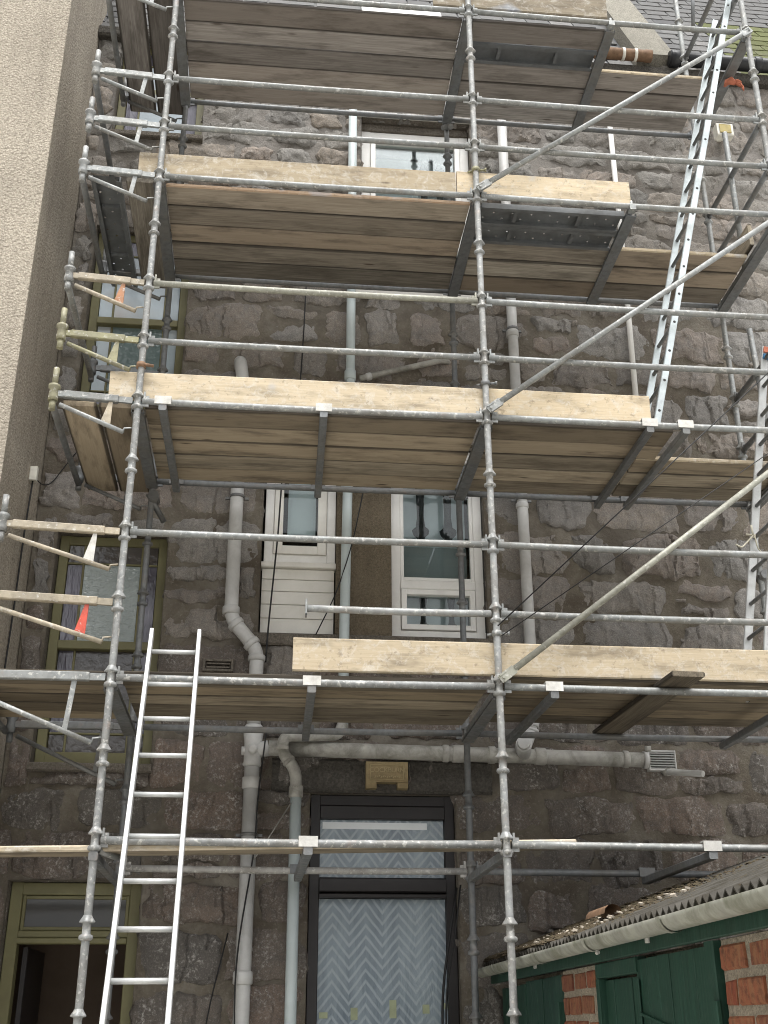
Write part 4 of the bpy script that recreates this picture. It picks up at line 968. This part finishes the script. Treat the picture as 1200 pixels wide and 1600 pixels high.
# standard clamps: little coupler bolts under the toe boards
for z0, mt in ((zk(0)+.36, 'galv'), (zk(4)+.28, 'galv_dark'), (zk(8)+.26, 'yellow_steel')):
    m = MB(); m.rings([(0, 0, z0-.018), (0, 0, z0+.018)], [.033, .033], 12); m.tube((.03, 0, z0), (.075, -.01, z0), .009, 8); m.rings([(.07, -.01, z0), (.085, -.012, z0)], [.017, .017], 6); m.tube((-.03, .02, z0), (-.06, .03, z0), .01, 6)
    obj('toe_board_clamp', m, mt, sc)
m = MB(); m.rings([(-WB, 0, zk(4)+.27), (-WB, 0, zk(4)+.31)], [.034, .034], 12); m.tube((-WB+.02, -.02, zk(4)+.29), (-WB+.09, -.02, zk(4)+.28), .012, 8); obj('toe_board_clamp', m, 'rusty_pipe', sc)

# ------------------------------------------------------------------ shed
SX = .20
sh = thing('shed', (1.0, -1.2, 0), 'low green timber and red brick shed with a mossy corrugated roof', 'shed')
obj('back_wall', MB().box(SX+.13, 1.75, -4.3, 1.66, 0.002, 1.98), 'shed_mortar', sh)
PIL = [(-1.10, -.42), (-4.3, -2.84)]
for a, b in PIL:
    mo = MB(); mo.box(SX+.001, SX+.125, a, b, 0.002, 1.955); pier = obj('brick_pier', mo, 'shed_mortar', sh)
    z, c = 1.955-.112, 0
    while z > 0.03:
        y = b-.008-(.0 if c % 2 else .105); first = True; prev = b
        cuts = []; yy = b-.006
        if c % 2: yy2 = yy-.105; cuts.append((yy2, yy)); yy = yy2-.03
        while yy > a+.04:
            L = min(.225, yy-a-.006)
            if L < .05: break
            cuts.append((yy-L, yy)); yy -= L+.03
        for p, q in cuts:
            bm = MB(); j = rnd.uniform(-.006, .006); e = rnd.uniform(-.004, .004)
            bm.bbox(SX-.006+j*.8, SX+.05, p+abs(e), q-abs(j)*.4, z+.006, z+.094+e*.6, .008)
            for i, v in enumerate(bm.v): bm.v[i] = tuple(Vector(v)+Vector((noise.noise(Vector(v)*21)*.003, noise.noise(Vector(v)*23+Vector((4, 4, 4)))*.012, noise.noise(Vector(v)*19+Vector((1, 8, 4)))*.006)))
            obj('brick', bm, 'brick', pier, (SX, (p+q)/2, z+.05))
        z -= .118; c += 1
fa = MB(); fa.bbox(SX-.03, SX+.0, -4.3, 1.60, 1.962, 2.055, .004); obj('fascia', fa, 'green', sh)
for y, zz in ((.1, 2.012), (-1.3, 2.012), (-2.1, 2.012)): obj('bracket_block', MB().bbox(SX-.045, SX-.031, y-.018, y+.018, zz-.018, zz+.018, .004), 'cap', sh)
def plank_door(y0, y1, z0, z1, n, parent, name='door', x=SX+.03, label=None):
    d = obj(name, MB().box(x+.022, x+.05, y0, y1, z0, z1), 'green', parent, (x, (y0+y1)/2, z0)); w = (y1-y0)/n
    if label: tag(d, label)
    for i in range(n):
        j = rnd.uniform(-.003, .003)
        obj('board', MB().bbox(x+j, x+.021, y0+i*w+.003, y0+(i+1)*w-.003, z0+.002, z1-.004*rnd.random(), .003), 'green', d, (x, y0+(i+.5)*w, z0))
    return d
plank_door(.72, 1.50, .05, 1.93, 5, sh, label='fixed green boarding beside the far shed door'); dd = plank_door(-.40, .705, .05, 1.945, 7, sh)
obj('latch', MB().bbox(SX-.012, SX+.026, -.32, -.27, 1.55, 1.80, .004), 'green', dd); obj('latch_arm', MB().bbox(SX-.008, SX+.02, -.26, .0, 1.60, 1.625, .004), 'green', dd)
dd = plank_door(-1.75, -1.16, .05, 1.88, 4, sh); obj('head_rail', MB().bbox(SX-.005, SX+.045, -1.80, -1.115, 1.89, 1.957, .004), 'green', sh)
dm = plank_door(-2.70, -1.78, .05, 1.945, 6, sh, x=SX+.0)
hg = MB(); hg.bbox(SX-.012, SX-.002, -1.83, -1.795, 1.55, 1.86, .004)
hg.bar((SX-.008, -1.83, 1.72), (SX-.008, -2.20, 1.665), .012, .012); hg.bar((SX-.008, -1.83, 1.58), (SX-.008, -2.20, 1.655), .012, .012); hg.bar((SX-.008, -2.19, 1.64), (SX-.008, -2.19, 1.69), .02, .012)
obj('hinge', hg, 'green', dm)
jm = MB(); jm.bbox(SX-.02, SX+.05, -2.80, -2.712, .05, 1.957, .006); obj('door_post', jm, 'green', sh)
jm = MB(); jm.bbox(SX-.005, SX+.05, -1.156, -1.105, .05, 1.887, .004); obj('door_post', jm, 'green', sh)
jm = MB(); jm.bbox(SX-.035, SX-.015, -2.82, -2.77, 1.45, 1.75, .004); obj('bolt', jm, 'green', sh)
# corrugated roof sheet, rising away from the gutter
rm = MB(); x0, x1r, z0r = SX-.075, 1.9, 2.088; sl_ = .36; pitch = .076; n = 10*62; y = -4.35
ys = [-4.35+i*pitch/6 for i in range(int((1.68+4.35)/(pitch/6)))]
for i, y in enumerate(ys):
    ph = (i % 6)/6; h = (abs(ph*2-1)*2-1)*.017
    for xx in (x0, .7, 1.3, x1r):
        zz = z0r+(xx-x0)*sl_+h; rm.v.append((xx, y, zz)); rm.v.append((xx, y, zz-.008))
for i in range(len(ys)-1):
    for q in range(3):
        a = i*8+q*2; b = a+8
        rm.f += [(a, a+2, b+2, b), (a+1, b+1, b+3, a+3)]; rm.sm += [False, False]
    a = i*8; rm.f.append((a, a+8, a+9, a+1)); rm.sm.append(False)
roof_s = obj('roof_sheet', rm, 'corrugated', sh)
def blob(m, x, y, z, sx, sy, sz):
    v = [(1, 0, 0), (-1, 0, 0), (0, 1, 0), (0, -1, 0), (0, 0, 1), (0, 0, -.4)]; a = rnd.uniform(0, 6.28); ca, sa = math.cos(a), math.sin(a)
    q = []
    for i, j, k in v:
        i, j, k = i*sx*rnd.uniform(.6, 1.2), j*sy*rnd.uniform(.6, 1.2), k*sz*rnd.uniform(.6, 1.3); q.append((x+i*ca-j*sa, y+i*sa+j*ca, z+k))
    m.add(q, [(0, 2, 4), (2, 1, 4), (1, 3, 4), (3, 0, 4), (2, 0, 5), (1, 2, 5), (3, 1, 5), (0, 3, 5)])
mo = MB()
for i in range(9000):                            # moss and rubbish lying on the sheet, thickest near the wall
    y = 1.65-abs(rnd.gauss(0, 1.0))*2.0; xx = SX-.065+abs(rnd.gauss(0, .45))
    if y < -3.6 or xx > 1.7: continue
    near = max(0, min(1, (y+1.6)/2.5))
    if noise.noise(Vector((xx*4, y*3, 5)))+near*.7 < rnd.uniform(-.1, .5): continue
    s_ = rnd.uniform(.008, .026)*(.6+.7*near); zz = z0r+(xx-x0)*sl_+.012+rnd.uniform(0, .022)*near
    blob(mo, xx, y, zz, s_*1.2, s_, s_*.45)
tag(obj('moss', mo, 'moss', roof_s), kind='stuff')
ch = MB()
for i in range(110):
    y = 1.6-abs(rnd.gauss(0, 1.2))*1.5; xx = SX-.06+abs(rnd.gauss(0, .35)); s = rnd.uniform(.006, .022)
    if y < -2.6: continue
    zz = z0r+(xx-x0)*sl_+.03; a = rnd.uniform(0, 3); ch.bar((xx, y, zz), (xx+s*math.cos(a), y+s*2*math.sin(a), zz+s*.4), s, s*.5)
tag(obj('chips', ch, 'debris', roof_s), kind='stuff')
tile = MB(); P0 = [(.42+.05*math.cos(q), -.75+i*.05, 2.235+.05*math.sin(q)) for i in range(9) for q in [math.pi*k/6 for k in range(7)]]
tile.add(P0, [(i*7+k, i*7+k+1, (i+1)*7+k+1, (i+1)*7+k) for i in range(8) for k in range(6)], True); tag(obj('ridge_tile', tile, 'rusty_pipe'), 'broken curved clay tile lying on the mossy shed roof', 'tile')
gt = thing('shed_gutter', (SX-.1, -1.2, 1.98), 'mossy grey half-round gutter along the front of the shed', 'gutter')
m = MB(); gx_, gz_, gr = SX-.092, 2.057, .054
prof = [(gx_+gr*math.cos(q), gz_+gr*math.sin(q)) for q in [math.pi+math.pi*k/10 for k in range(11)]]; prof2 = [(gx_+(gr-.006)*math.cos(q), gz_+(gr-.006)*math.sin(q)) for q in [2*math.pi-math.pi*k/10 for k in range(11)]]
pp = prof+prof2; N = len(pp); yl = [-4.4+.2*i for i in range(31)]
for y in yl:
    for x, zz in pp: m.v.append((x, y, zz))
for i in range(len(yl)-1):
    for k in range(N): m.f.append((i*N+k, i*N+(k+1) % N, (i+1)*N+(k+1) % N, (i+1)*N+k)); m.sm.append(True)
obj('trough', m, 'gutter', gt)
for y in (.9, -.35, -1.45, -2.6, -3.7):
    m = MB()
    for dy in (-.025, .025):
        for q in [math.pi+math.pi*k/10 for k in range(11)]: m.v.append((gx_+(gr+.006)*math.cos(q), y+dy, gz_+(gr+.006)*math.sin(q)))
    m.f += [(k, k+1, 12+k, 11+k) for k in range(10)]; m.sm += [True]*10
    obj('bracket', m, 'gutter', gt)
